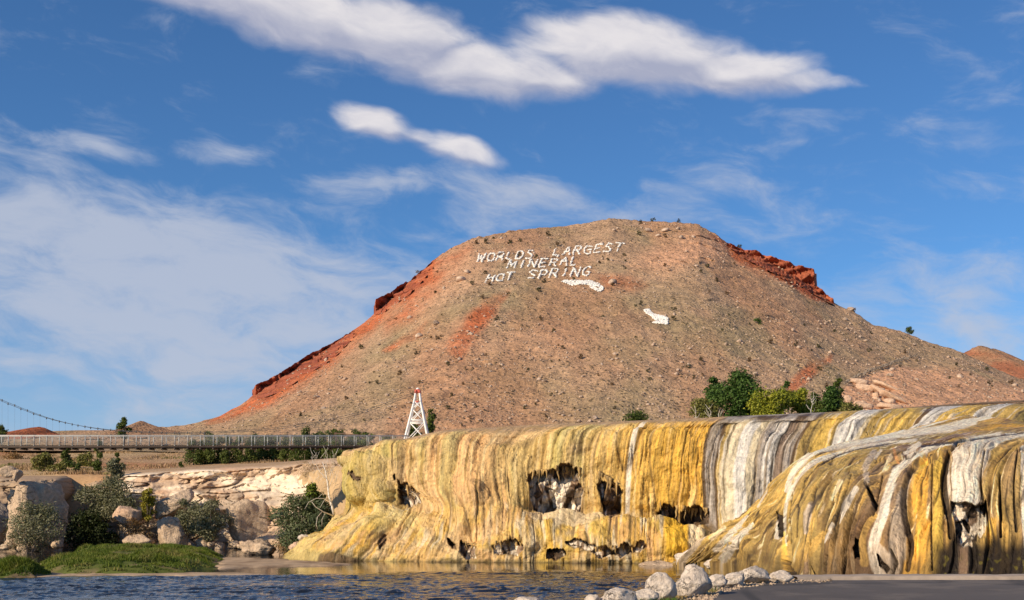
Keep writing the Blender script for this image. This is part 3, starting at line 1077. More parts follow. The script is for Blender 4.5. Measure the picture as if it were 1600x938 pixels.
# ------------------------------------------------------------------ near bank, drive, verge
nb_px = np.concatenate([np.linspace(-2500, 500, 20)[:-1], np.linspace(500, 1700, 200), np.linspace(1700, 5000, 24)[1:]])
nb_D = np.concatenate([np.linspace(-30, 16, 12), np.linspace(17, 46, 100), np.linspace(47, 90, 30)])
NX, ND = np.meshgrid(nb_px, nb_D)
nedge = np.interp(NX, [-2500, 600, 800, 880, 965, 1030, 1085, 1180, 1235, 1275, 1330, 1700, 2600], [14, 15, 20.6, 21.6, 22.9, 24.5, 26.2, 29.8, 31.2, 36, 47, 60, 70])
NP = P3(NX, HY, np.maximum(ND, .5))
NP[..., 0] = np.where(ND < 1, (NX - CX) / F * 6, NP[..., 0])
NP[..., 1] = ND
nzv = .035 * fbm(NP[..., 0] * .5, ND * .5, 1.0, 4)
fall = sst(0, 3.4, ND - nedge)
NP[..., 2] = -.06 + nzv - 3.6 * fall - .12 * sst(30.7, 31.0, ND) * sst(1200, 1260, NX) - .5 * sst(31.6, 36, ND)
ncol = lerp3(np.broadcast_to([.30, .215, .125], NP.shape), (.17, .14, .06), sst(-.1, .4, fbm(NP[..., 0] * .8, ND * .8, 3.0, 4)))
ncol = lerp3(ncol, (.42, .33, .25), sst(30.6, 30.9, ND) * sst(1200, 1260, NX))
NB = sheet('river_bank', NP, M['ground'], ncol)
tag(NB, kind='structure')


def XYg(px, py, z=0.0):
    D = F * (CZ - z) / (py - HY)
    return ((px - CX) / F * D, D)


lot_edge = [XYg(p, q) for p, q in ((1010, 966), (1060, 951), (1109, 938), (1126, 927), (1142, 922), (1165, 917.6), (1202, 912.5), (1241, 908.8), (1290, 907.6), (1400, 907.2), (1600, 907), (2000, 907), (3000, 907))]
bm = bmesh.new()
top = [bm.verts.new((x, y, .012)) for x, y in lot_edge]
x0 = lot_edge[0][0]
nearv = [bm.verts.new((x0 + (x - x0) * .25 + (0 if i else -.4), -25, .012)) for i, (x, y) in enumerate(lot_edge)]
for i in range(len(top) - 1):
    bm.faces.new((top[i], nearv[i], nearv[i + 1], top[i + 1]))
ext = bmesh.ops.extrude_edge_only(bm, edges=[e for e in bm.edges if e.verts[0] in top and e.verts[1] in top])
for v in [g_ for g_ in ext['geom'] if isinstance(g_, bmesh.types.BMVert)]:
    v.co.z -= .14
    v.co.y += .03
me = bpy.data.meshes.new('parking_lot')
bm.normal_update()
bm.to_mesh(me)
bm.free()
me.materials.append(M['asphalt'])
tag(link('parking_lot', me), kind='structure')
# pale kerb along the far side of the drive
ce = [XYg(p, q) for p, q in ((1246, 908.0), (1300, 906.9), (1400, 906.6), (1500, 906.4), (1600, 906.4), (2000, 906.4), (3000, 906.4))]
cx_ = np.interp(np.linspace(0, 1, 160), np.linspace(0, 1, len(ce)), [p[0] for p in ce])
cy_ = np.interp(cx_, [p[0] for p in ce], [p[1] for p in ce])
kn = .02 * fbm(cx_ * 1.5, 0.0, 3.0, 4)
prof = [(-.02, -.05), (.0, .085), (.06, .105), (.75, .11), (.9, .05), (1.0, -.5)]
KP = np.array([np.stack([cx_, cy_ + dy + kn, dz_ + kn * .8], 1) for dy, dz_ in prof])
M['concrete'] = m_plain('weathered_concrete', (.35, .28, .22), .85, 0, .3, 1.5)
kb = sheet('kerb', KP, M['concrete'])
tag(kb, kind='structure')

# verge grass behind the rocks' feet
r_ = np.random.RandomState(12)
vx, vd = r_.uniform(960, 1215, 9000), r_.uniform(21, 31, 9000)
le = np.interp(vx, [p for p, q in ((1010, 0), (1060, 0), (1109, 0), (1126, 0), (1142, 0), (1165, 0), (1202, 0), (1241, 0))], [y for x, y in lot_edge[:8]])
ne = np.interp(vx, [880, 965, 1030, 1085, 1180, 1235], [21.6, 22.9, 24.5, 26.2, 29.8, 31.2])
ok = (vd > np.where(vx < 1010, 0, le) + .12) & (vd < ne + .3)
vx, vd = vx[ok], vd[ok]
pp = P3(vx, HY, vd)
pp[:, 2] = -.05
gsel = sst(.1, .4, fbm(pp[:, 0] * .9, pp[:, 1] * .9, 2.0, 3))
cc = lerp3(np.broadcast_to([.36, .26, .12], (len(vx), 3)), (.10, .17, .03), np.clip(gsel * 1.0 + r_.rand(len(vx)) * .25, 0, 1))
blades('verge_grass', pp, .04 + .10 * gsel * r_.rand(len(vx)) + .04 * r_.rand(len(vx)), .012, cc, 3)


# loose gravel along the verge and the edge of the drive
rgv = random.Random(17)
mbg = MB()
for k in range(1300):
    px = rgv.uniform(985, 1300)
    le_ = float(np.interp(px, [1010, 1060, 1109, 1126, 1142, 1165, 1202, 1241], [y for x, y in lot_edge[:8]]))
    d_ = le_ + (rgv.gauss(.2, .5) if rgv.random() < .6 else rgv.uniform(0, 2.2))
    if d_ < le_ - .9:
        continue
    stone(mbg, ((px - CX) / F * d_, d_, .01), .02 + .05 * rgv.random() ** 2, rgv)
tag(mbg.build('verge_gravel', M['bankrock']), kind='stuff')

# dry bunch grass on the far terrace, under and behind the bridge
r_ = np.random.RandomState(22)
n_ = 34000
bx2 = r_.uniform(-40, 640, n_)
bd2 = 152 + (250 - 152) * r_.rand(n_) ** 1.4
bz2 = ground_z(bx2, bd2)
pp = P3(bx2, HY, bd2)
pp[:, 2] = bz2 - .04
tn = fbm(pp[:, 0] * .10, pp[:, 1] * .06, 5.0, 4)
cc = lerp3(np.broadcast_to([.50, .36, .19], (n_, 3)), (.33, .21, .12), sst(-.1, .35, tn) * r_.uniform(.5, 1, n_))
cc = lerp3(cc, (.24, .23, .08), sst(.25, .5, fbm(pp[:, 0] * .15, pp[:, 1] * .1, 15.0, 3)))
blades('dry_grass', pp, (.10 + .42 * sst(-.05, .45, tn)) * r_.uniform(.5, 1.1, n_), .07, cc, 23)


# ------------------------------------------------------------------ rocks
def rock_mesh(name, size, seed, mat, sub=ICO4, rough=.18, flat=0.0, top=0.0, cuts=5, crack=0.0, boxy=0.0):
    """weathered boulder: a ball cut by soft planes, with lumps and cracks; sits on z=0"""
    r = np.random.RandomState(seed)
    V = sub[0].copy()
    if boxy:
        V = V / (np.abs(V).max(1) ** boxy)[:, None]
    for k in range(cuts):
        n = r.normal(size=3)
        n /= np.linalg.norm(n)
        d = r.uniform(.58, .88) * (1 + .25 * boxy)
        ex = V @ n - d
        V = V - np.where(ex > 0, ex * .93, 0)[:, None] * n
    V = V * (1 + rough * .35 * fbm(V[:, 0] * 4 + seed, V[:, 1] * 4, V[:, 2] * 5, 4, .6))[:, None]
    n = fbm(V[:, 0] * 1.3 + seed, V[:, 1] * 1.3, V[:, 2] * 1.3, 5, .5)
    V = V * (1 + rough * n)[:, None]
    if crack:
        f1, f2, _ = worley(V[:, 0] * 2 + seed, V[:, 2] * 2.4 + V[:, 1])
        V = V * (1 - crack * sst(.12, 0, f2 - f1))[:, None]
    if top:
        t = np.clip((V[:, 2] + 1) / 2, 0, 1)
        V[:, 0] *= 1 - top * t
        V[:, 1] *= 1 - top * .6 * t
    lo, hi = V.min(0), V.max(0)
    V = (V - (lo + hi) / 2) / (hi - lo)
    V[:, 2] += .5
    V = V * np.asarray(size, float)
    V[:, 2] -= flat * size[2]
    return mesh_np(name, V, sub[1], mat, boxy < .65)


def rock(name, label, px, pybase, wpx_, hpx_, D, seed, mat, cat='boulder', group=None, deep=.85, rz=0.0, tilt=0.0, **kw):
    s = D / F
    me = rock_mesh(name, (wpx_ * s, wpx_ * s * deep, hpx_ * s * 1.12), seed, mat, flat=.10, **kw)
    o = link(name, me)
    o.location = at(px, pybase, D)
    o.rotation_euler = (0, R(tilt), rz)
    return tag(o, label, cat, group)


G_FORE = 'white boulders along the edge of the drive'
rock('boulder', 'pale boulder at the far left of the row, mostly below the frame', 824, 950, 44, 18, 21.6, 1, M['boulder'], group=G_FORE, top=.2)
rock('boulder', 'small pale boulder tucked against the left of a wide round one', 926, 950, 30, 21, 22.2, 2, M['boulder'], group=G_FORE, top=.15)
rock('boulder', 'wide round pale boulder second in from the left end of the row', 965, 948, 62, 30, 22.3, 3, M['boulder'], group=G_FORE, top=.25, rough=.12)
rock('boulder', 'low pale boulder in front of the domed grey-veined one', 1008, 942, 44, 22, 23.2, 4, M['boulder'], group=G_FORE, top=.1)
rock('boulder', 'tall domed boulder with a grey top, left of the tallest one', 1032, 937, 52, 43, 24.1, 15, M['boulder'], group=G_FORE, top=.3, rough=.13)
rock('boulder', 'tallest boulder, a pale peaked one beside the grass verge', 1083, 931, 60, 50, 25.2, 26, M['boulder'], group=G_FORE, top=.5, rough=.14, cuts=6)
rock('boulder', 'small pale boulder just right of the tallest one', 1121, 920, 34, 23, 27.4, 7, M['boulder'], group=G_FORE, top=.2)
rock('boulder', 'long low pinkish boulder leaning on the big one near the terrace', 1146, 917, 44, 22, 28.2, 8, M['boulder'], group=G_FORE, top=.1, tilt=-10)
rock('boulder', 'big blocky boulder near the terrace, second from the right end', 1178, 913, 50, 29, 29.2, 19, M['boulder'], group=G_FORE, top=.12, cuts=8)
rock('boulder', 'rounded boulder at the right end of the row by the drive', 1220, 911, 38, 20, 29.9, 10, M['boulder'], group=G_FORE, top=.2)

# ------------------------------------------------------------------ travertine terraces
PAL = dict(white=(.66, .58, .48), cream=(.66, .53, .34), grey=(.40, .325, .255), brown=(.135, .078, .036), dark=(.032, .021, .013), olive=(.30, .215, .075),
           gold=(.66, .37, .055), yellow=(.68, .43, .10), tan=(.58, .35, .155), orange=(.62, .30, .11), pale=(.66, .46, .22), green=(.42, .35, .12),
           mauve=(.25, .17, .115), ochre=(.43, .28, .085), pink=(.55, .40, .31))
PA = {k: np.array(v) for k, v in PAL.items()}


def stripes(u, table, soft):
    """table: list of (start, colour); returns colour along u with soft edges"""
    c = np.broadcast_to(PA[table[0][1]], u.shape + (3,)).copy()
    for s, k in table[1:]:
        c = lerp3(c, PA[k], sst(s - soft, s + soft, u))
    return c


def outline(us, table, wd):
    """1 on the border between two stripes"""
    d = np.full(us.shape, 99.0)
    for x_, _ in table[1:]:
        d = np.minimum(d, np.abs(us - x_))
    return sst(wd, 0, d)


def stroke(px, py, pts, wd, jx, jy, edge):
    """mask of a stain that runs along a traced line; wd: half width (or one per point), edges frayed"""
    pts = np.asarray(pts, float)
    n = len(pts)
    wd = np.broadcast_to(np.asarray(wd, float), (n,))
    m = np.zeros(px.shape)
    lo, hi = pts.min(0) - wd.max() * 2 - 6, pts.max(0) + wd.max() * 2 + 6
    sel = (px > lo[0]) & (px < hi[0]) & (py > lo[1]) & (py < hi[1])
    if not sel.any():
        return m
    if n > 2:
        q = np.linspace(0, n - 1, (n - 1) * 5 + 1)
        fine_ = crom(np.arange(n), pts, q)
        wq = np.interp(q, np.arange(n), wd)
    else:
        fine_, wq = pts, wd
    x, y = px[sel] + jx[sel], py[sel] + jy[sel]
    best = np.full(x.shape, 99.0)
    for i in range(len(fine_) - 1):
        a, b = fine_[i], fine_[i + 1]
        e = b - a
        t = np.clip(((x - a[0]) * e[0] + (y - a[1]) * e[1]) / (e @ e + 1e-9), 0, 1)
        d = np.hypot(x - a[0] - t * e[0], y - a[1] - t * e[1])
        best = np.minimum(best, d / (wq[i] + (wq[i + 1] - wq[i]) * t))
    m[sel] = sst(1.22, .78, best + edge[sel])
    return m


def arcl(P):
    d = np.linalg.norm(np.diff(P, axis=0), axis=-1)
    return np.concatenate([np.zeros((1, P.shape[1])), np.cumsum(d, 0)])


# --- the long yellow wall. Flow lines from behind the lip to the water: photo x, photo y, distance
# stations: behind, lip, shoulder, upper face, mid face, wall base, ledge rim, apron, water
KA = {
    445: [(556, 706, 150), (543, 704, 119), (533, 715, 118.5), (536, 737, 118.5), (524, 757, 118.5), (522, 796, 118), (500, 825, 116), (468, 855, 114.5), (441, 873, 113)],
    490: [(566, 704, 150), (553, 702, 118), (548, 716, 114.5), (549, 738, 113.5), (546, 765, 113), (550, 797, 112.5), (534, 816, 111.2), (503, 846, 110.3), (476, 875, 109.8)],
    545: [(592, 697, 150), (577, 697, 117), (566, 713, 112.5), (563, 738, 111), (568, 765, 110.5), (584, 793, 110), (572, 809, 108.6), (544, 844, 107.6), (515, 876, 106.9)],
    605: [(640, 688, 148), (625, 688, 116), (612, 704, 111), (607, 735, 109.5), (610, 763, 109), (636, 788, 108.6), (628, 808, 107), (602, 846, 105.7), (580, 877.5, 105.2)],
    665: [(705, 674, 146), (690, 674, 115), (672, 692, 110), (666, 730, 108.7), (668, 762, 107.8), (682, 788, 106.8), (678, 812, 105.7), (666, 846, 104.5), (652, 879, 103.9)],
    730: [(785, 669, 144), (768, 669, 114), (742, 686, 109), (731, 725, 107.8), (729, 760, 106.8), (732, 790, 105.7), (732, 815, 104.6), (730, 848, 103.4), (727, 879, 102.9)],
    805: [(868, 664, 142), (850, 664, 113), (818, 682, 108.2), (806, 722, 107.1), (804, 762, 106.4), (806, 796, 105.5), (806, 818, 103.8), (806, 848, 102.4), (806, 880, 102)],
    885: [(955, 661, 140), (933, 661, 112), (898, 680, 107.5), (886, 720, 106.4), (884, 760, 106), (885, 797, 105.6), (885, 820, 102.9), (886, 850, 101.7), (886, 881, 101.4)],
    965: [(1030, 658, 140), (1008, 658, 111), (982, 678, 106.8), (971, 720, 105.8), (969, 762, 105.5), (968, 805, 105.1), (968, 822, 102.5), (968, 852, 101.2), (968, 882, 101)],
    1045: [(1105, 655, 138), (1082, 655, 110), (1056, 675, 106.1), (1046, 718, 105.2), (1045, 765, 104.9), (1044, 812, 104.6), (1045, 828, 102.2), (1046, 855, 101.2), (1046, 884, 100.8)],
    1110: [(1165, 652, 136), (1140, 652, 109), (1116, 672, 105.5), (1105, 715, 104.5), (1105, 770, 104.2), (1108, 822, 103.8), (1108, 838, 102), (1106, 860, 101), (1106, 886, 100.5)],
    1165: [(1230, 649, 134), (1208, 649, 108), (1182, 668, 104.6), (1167, 710, 103.3), (1163, 765, 102.5), (1162, 815, 102), (1162, 840, 101), (1162, 864, 100.5), (1162, 888, 100)],
    1230: [(1300, 646, 132), (1278, 646, 107), (1250, 666, 103.8), (1232, 708, 102.5), (1226, 760, 102), (1225, 820, 101.5), (1225, 842, 101), (1225, 866, 100.4), (1225, 890, 100)],
    1320: [(1395, 641, 130), (1372, 641, 106), (1345, 660, 102.5), (1326, 700, 101), (1320, 750, 100.5), (1320, 820, 100.2), (1320, 845, 100), (1320, 868, 100), (1320, 892, 100)],
    1430: [(1500, 636, 128), (1478, 636, 105), (1448, 655, 101), (1425, 690, 99), (1420, 745, 99), (1420, 820, 99), (1420, 845, 99), (1420, 868, 99), (1420, 892, 99)],
    1560: [(1640, 630, 126), (1616, 630, 104), (1580, 650, 99.5), (1560, 685, 98), (1556, 745, 98), (1556, 820, 98), (1556, 845, 98), (1556, 868, 98), (1556, 892, 98)],
    1760: [(1850, 622, 124), (1826, 622, 102), (1790, 645, 97.5), (1770, 680, 96), (1766, 745, 96), (1766, 820, 96), (1766, 845, 96), (1766, 868, 96), (1766, 892, 96)],
    2100: [(2200, 620, 124), (2176, 620, 102), (2140, 645, 97), (2120, 680, 96), (2110, 745, 96), (2110, 820, 96), (2110, 845, 96), (2110, 868, 96), (2110, 892, 96)],
}


def flow_grid(K, us, stations_q):
    ks = sorted(K)
    arr = np.array([K[k] for k in ks], float)           # keys, stations, 3
    a = crom(ks, arr, us)                               # nu, stations, 3
    st = np.arange(arr.shape[1])
    b = crom(st, a.transpose(1, 0, 2), stations_q)      # nv, nu, 3
    return b


uA = np.concatenate([np.linspace(445, 1240, 1000), np.linspace(1241, 1640, 240), np.linspace(1650, 2100, 20)])
vA = np.concatenate([np.linspace(0, 1, 14)[:-1], np.linspace(1, 2, 44)[:-1], np.linspace(2, 5, 130)[:-1], np.linspace(5, 8, 112)])
GA = flow_grid(KA, uA, vA)
GA = np.concatenate([GA, GA[-1:] + np.array([0, 22, 0])])
vA = np.append(vA, 8.4)
U, Vv = np.meshgrid(uA, vA)
pxA, pyA, DA = GA[..., 0], GA[..., 1], GA[..., 2]
PAm = P3(pxA, pyA, DA)
NA = grid_normals(PAm)
s = U * .0545                                   # metres along the wall
L = arcl(PAm)
L = L - L[np.argmin(np.abs(vA - 1))][None]
wob = .35 * fbm(s * .25, L * .12, 1.0, 3)
apron = sst(5.4, 6.2, Vv)
apx = sst(4.95, 5.25, Vv + .18 * noise(s * .7, 0, 4.0))
sw = s + wob + .16 * fbm(s * .4, L * .22, 8.0, 3) + 41.3 * (apx > .5) * ((U > 815) | (U < 600))
face = sst(.95, 2.1, Vv)
fl1 = noise(sw * .55, L * .035, 2.0)
fl2 = 1 - 2 * np.abs(noise(sw * 1.0, L * .06, 5.0))
fl3 = noise(sw * 2.1, L * .10, 7.0)
fl4 = noise(sw * 4.4, L * .22, 9.0)
big = fbm(s * .12, PAm[..., 2] * .16, 4.0, 4)
lobn = np.abs(noise(sw * .30, L * .05, 171.0))
disp = face * (1.1 * big + .30 * fl1 + .55 * (lobn ** .6 - .45) + .05 * fl2 * (.4 + .6 * sst(-.2, .3, noise(s * .3, L * .3, 5.5))) + .07 * fl3 + .05 * fl4)
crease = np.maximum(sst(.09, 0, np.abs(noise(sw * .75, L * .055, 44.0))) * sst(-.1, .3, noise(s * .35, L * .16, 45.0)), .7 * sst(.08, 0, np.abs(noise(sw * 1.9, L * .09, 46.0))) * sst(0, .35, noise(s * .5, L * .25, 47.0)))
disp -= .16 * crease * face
disp += .28 * face * (1 - apx) * (np.abs(noise(sw * .8, L * .28, 14.0)) - .2)
disp += apron * (.6 * fbm(s * .22, L * .3, 11.0, 4) + .30 * (np.abs(noise(s * .5, L * .4, 3.0)) - .2))
disp += (.10 * fbm(s * .8, L * .5, 6.0, 4) + .07 * fbm(s * 2.6, L * 3.2, 7.5, 3)) * face
# lobes traced from the left end
for (cx, cy, rx, ry, h) in ((552, 760, 24, 36, .9), (592, 775, 20, 30, .8), (612, 705, 30, 24, .4), (575, 725, 26, 18, .5), (740, 775, 26, 22, .7), (880, 800, 34, 14, .5), (1055, 850, 34, 22, .8), (1090, 835, 24, 20, .4),
                            (600, 835, 50, 26, .6), (660, 820, 40, 30, .5), (1190, 790, 24, 40, -.5), (1150, 780, 30, 50, .5)):
    q = ((pxA - cx) / rx) ** 2 + ((pyA - cy) / ry) ** 2
    disp += h * np.maximum(0, 1 - q) ** .8
und = np.exp(-((Vv - 4.8 - .12 * noise(s * .6, 0, 4.0)) / .2) ** 2) * np.maximum(.45 * sst(640, 600, U), sst(800, 840, U) * sst(1110, 1090, U))
disp -= .55 * und
disp += .5 * np.exp(-((Vv - 5.9) / .45) ** 2) * sst(800, 850, U) * sst(1110, 1090, U) * (.7 + .6 * noise(s * .35, 1.0, 4.0))
PAm = PAm + NA * disp[..., None]

# colour: what has grown and settled along each trickle; creases carry painted shade
edge_w = 5 * noise(sw * .6, L * .08, 13.0) + 2.0 * noise(s * 2.5, L * .25, 15.0)
us = U + edge_w
tabf = [(1000, 'gold'), (1101, 'brown'), (1105, 'grey'), (1117, 'brown'), (1121, 'ochre'), (1127, 'cream'),
        (1150, 'white'), (1168, 'cream'), (1180, 'grey'), (1192, 'white'), (1197, 'grey'), (1201, 'white'), (1206, 'dark'), (1209, 'mauve'), (1224, 'grey'), (1236, 'brown'), (1243, 'ochre'), (1262, 'yellow'), (1286, 'ochre'), (1291, 'white'), (1322, 'cream'),
        (1330, 'ochre'), (1345, 'yellow'), (1384, 'ochre'), (1404, 'brown'), (1416, 'white'), (1455, 'yellow'), (1495, 'ochre'), (1506, 'white'), (1530, 'ochre'), (1570, 'olive'), (1600, 'white'), (1612, 'olive')]
cA = stripes(us, tabf, 1.6)
bx_ = np.array([445, 540, 600, 640, 700, 760, 800, 850, 900, 940, 980, 1040, 1100], float)
bc_ = np.array([(.47, .33, .10), (.54, .38, .115), (.60, .42, .16), (.62, .41, .19), (.63, .375, .18), (.60, .37, .165), (.54, .375, .15), (.61, .40, .145), (.55, .39, .14), (.63, .41, .14), (.65, .40, .105), (.69, .405, .075), (.69, .385, .065)])
ub = U + 14 * fbm(s * .15, L * .12, 17.0, 3)
cW = np.stack([np.interp(ub, bx_, bc_[:, k]) for k in range(3)], -1)
# fine trickles
t1 = noise(sw * 2.2, L * .11, 21.0)
t2 = noise(sw * 4.6, L * .22, 22.0)
t3 = noise(sw * .9, L * .07, 23.0)
t4 = noise(sw * 3.3, L * .10, 25.0)
pat = fbm(s * .22, L * .2, 27.0, 4)
cW = lerp3(cW, (.72, .53, .25), .60 * sst(.05, .45, t1 * .7 + t2 * .35 + .3 * pat))
cW = lerp3(cW, (.66, .31, .10), .65 * sst(.1, .5, t3 + .4 * t1 - .2) * sst(600, 680, U) * sst(960, 860, U))
cW = lerp3(cW, (.42, .36, .12), .55 * sst(.04, .40, -t3 + .5 * pat - .1) * sst(1010, 960, U))
cW = lerp3(cW, (.66, .35, .06), .5 * sst(.1, .45, t4) * sst(860, 1000, U))
cW = lerp3(cW, (.62, .42, .22), .7 * sst(.1, .4, fbm(s * .12 + 4, L * .15, 61.0, 4)) * sst(960, 880, U))
cW = lerp3(cW, PA['brown'], .6 * outline(us + 14 * noise(sw * .3, L * .05, 66.0), [(0, 0)] + [(x_, 0) for x_ in (575, 612, 668, 706, 757, 772, 801, 829, 858, 893, 921, 955, 1004, 1022, 1049, 1074)], 1.6) * sst(.0, .3, noise(s * .5, L * .3, 67.0)) * face)
cW = lerp3(cW, (.42, .26, .07), .6 * sst(.18, .45, -t2 * .7 - t1 * .5))
cW = lerp3(cW, PA['brown'] * 1.3, .45 * crease * face)  # crease shade painted in brown, on top of the real relief
cW = lerp3(cW, PA['brown'], .55 * sst(.40, .56, noise(sw * 3.6, L * .14, 28.0)) * sst(-.05, .25, noise(sw * .5, L * .25, 32.0)) * face)
cW = lerp3(cW, PA['brown'], .75 * sst(.44, .55, noise(sw * 2.1, L * .09, 29.0)) * sst(.05, .3, noise(sw * .4, L * .2, 31.0)) * face)
cW = lerp3(cW, PA['white'], sst(971.5, 974, us) * sst(984, 981.5, us) * .95)
cW = lerp3(cW, PA['brown'], .6 * sst(968.5, 970.5, us) * sst(973, 971.5, us))
cW = np.clip(cW * np.array([1.08, 1.04, .95]), 0, .85)
cA = lerp3(cW, cA, sst(1099, 1101, us))
yell = (U < 1100) * 1.0
greyz = sst(1099, 1103, us)
cA = lerp3(cA, PA['brown'], greyz * .5 * sst(.15, .5, t1 + .3 * t2))
cA = lerp3(cA, PA['white'], greyz * .5 * sst(.2, .5, t2))
cA = lerp3(cA, PA['brown'] * .8, greyz * .7 * crease)  # same painted crease shade on the grey drapes
cA = lerp3(cA, PA['dark'], greyz * .6 * sst(.42, .55, noise(sw * 3.2, L * .07, 30.0)))
# the flat top
topc = lerp3(np.broadcast_to([.58, .36, .17], cA.shape), (.50, .31, .12), sst(0, .5, noise(sw * 2.5, L * .2, 3.0)))
topc = lerp3(topc, (.40, .24, .10), .7 * sst(.1, .5, noise(sw * 3.5, L * .12, 6.0)))
gtop = lerp3(np.broadcast_to(PA['grey'], cA.shape), PA['brown'], sst(-.1, .4, noise(sw * 1.2, L * .2, 8.0)))
gtop = lerp3(gtop, cA, sst(1215, 1250, U))
topc = lerp3(topc, gtop, sst(1098, 1112, us))
cA = lerp3(cA, topc, sst(1.75, 1.2, Vv + .25 * t1))
# apron: paler, with cream crusts and gold streaks
apc = lerp3(np.broadcast_to(PA['yellow'], cA.shape), PA['pale'], sst(-.2, .3, fbm(s * .5, L * .35, 33.0, 4)))
apc = lerp3(apc, PA['tan'] * np.array([1.08, 1.0, .85]), .8 * sst(.05, .4, fbm(s * .35 + 8, L * .2, 35.0, 4)))
apc = lerp3(apc, PA['gold'], .75 * sst(.1, .45, noise(sw * 2.2, L * .2, 37.0)))
apc = lerp3(apc, PA['ochre'], .6 * sst(.15, .45, noise(sw * 3.4, L * .25, 38.0)))
apc = lerp3(apc, PA['cream'], .8 * sst(.15, .4, noise(sw * 2.2, L * .3, 39.0)) * sst(520, 600, U))
apc = lerp3(apc, PA['brown'], .8 * sst(.40, .52, noise(sw * 2.6, L * .22, 41.0)))
apc = lerp3(apc, PA['brown'], .4 * crease)  # painted crease shade carried on down the apron
apc = lerp3(apc, (.66, .40, .17), .6 * sst(590, 640, U) * sst(840, 760, U) * sst(-.15, .3, fbm(s * .25, L * .3, 36.0, 4)))
apc = lerp3(apc, cW, .5 * sst(600, 650, U) * sst(820, 770, U) * sst(6.6, 5.4, Vv))
apc = lerp3(apc, PA['gold'] * 1.05, .9 * sst(1035, 1042, us) * sst(1075, 1066, us))
apc = lerp3(apc, PA['cream'], .9 * sst(1072, 1080, us) * sst(1100, 1090, us))
apc = lerp3(apc, PA['brown'], .8 * sst(1098, 1104, us))
cA = lerp3(cA, apc, sst(4.85, 5.15, Vv + .25 * t1 + .3 * pat) * sst(1130, 1105, U))
# dark weed and crust at the waterline
cA = lerp3(cA, PA['olive'] * .5, .8 * sst(7.72, 7.95, Vv + .15 * t1))
cA = lerp3(cA, PA['brown'], .9 * sst(7.9, 8.0, Vv))

# shade painted into folds, tints, then hollows where the crust has broken away
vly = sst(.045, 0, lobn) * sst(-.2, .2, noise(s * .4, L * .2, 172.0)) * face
cA = lerp3(cA, PA['brown'], .6 * vly)  # shade painted brown into the valleys between lobes
t5 = noise(sw * 4.6, L * .30, 127.0)
gritA = fbm(s * 2.2, L * 2.8, 129.0, 3)
qs = 1 - .65 * sst(4.6, 5.4, Vv) * sst(800, 740, U)
cA = np.clip(cA * (1 + qs * (.24 * t2 + .20 * t4 + .20 * t5) + .20 * gritA)[..., None], .004, .85)
cA = cA * (1 - .28 * qs * sst(.15, .5, t5 + .6 * gritA))[..., None]
cA = lerp3(cA, (.70, .52, .19), .6 * sst(5.0, 5.4, Vv) * sst(650, 610, U) * sst(-.3, .2, pat + .4 * t1))
cA = lerp3(cA, (.46, .35, .10), .5 * sst(4.9, 4.5, Vv) * sst(1.6, 2.2, Vv) * sst(625, 570, U))
cA = lerp3(cA, PA['brown'], .55 * sst(.55, 1, und) * sst(-.2, .2, noise(s * .9, 0, 9.0)))  # shadow line under the wall base, painted in brown
shelf = np.maximum(0, 1 - ((pxA - 885) / 70) ** 2 - ((pyA - 806) / 15) ** 2)
cA = lerp3(cA, (.74, .56, .33), .75 * sst(.0, .5, shelf + .25 * t1))  # pale shelf, its lit top painted in as brighter cream
bulg = sst(1034, 1040, us) * sst(1078, 1070, us) * sst(4.95, 5.3, Vv) * sst(7.8, 7.2, Vv)
cA = lerp3(cA, (.78, .45, .04), .85 * bulg)
cA = lerp3(cA, (.78, .60, .36), .85 * sst(1074, 1082, us) * sst(1102, 1092, us) * sst(4.9, 5.3, Vv) * sst(7.4, 6.6, Vv))
cA = np.clip(.50 * (np.maximum(cA * np.array([.94, 1.02, 1.16]), .003) / .50) ** 1.08, .006, .80)
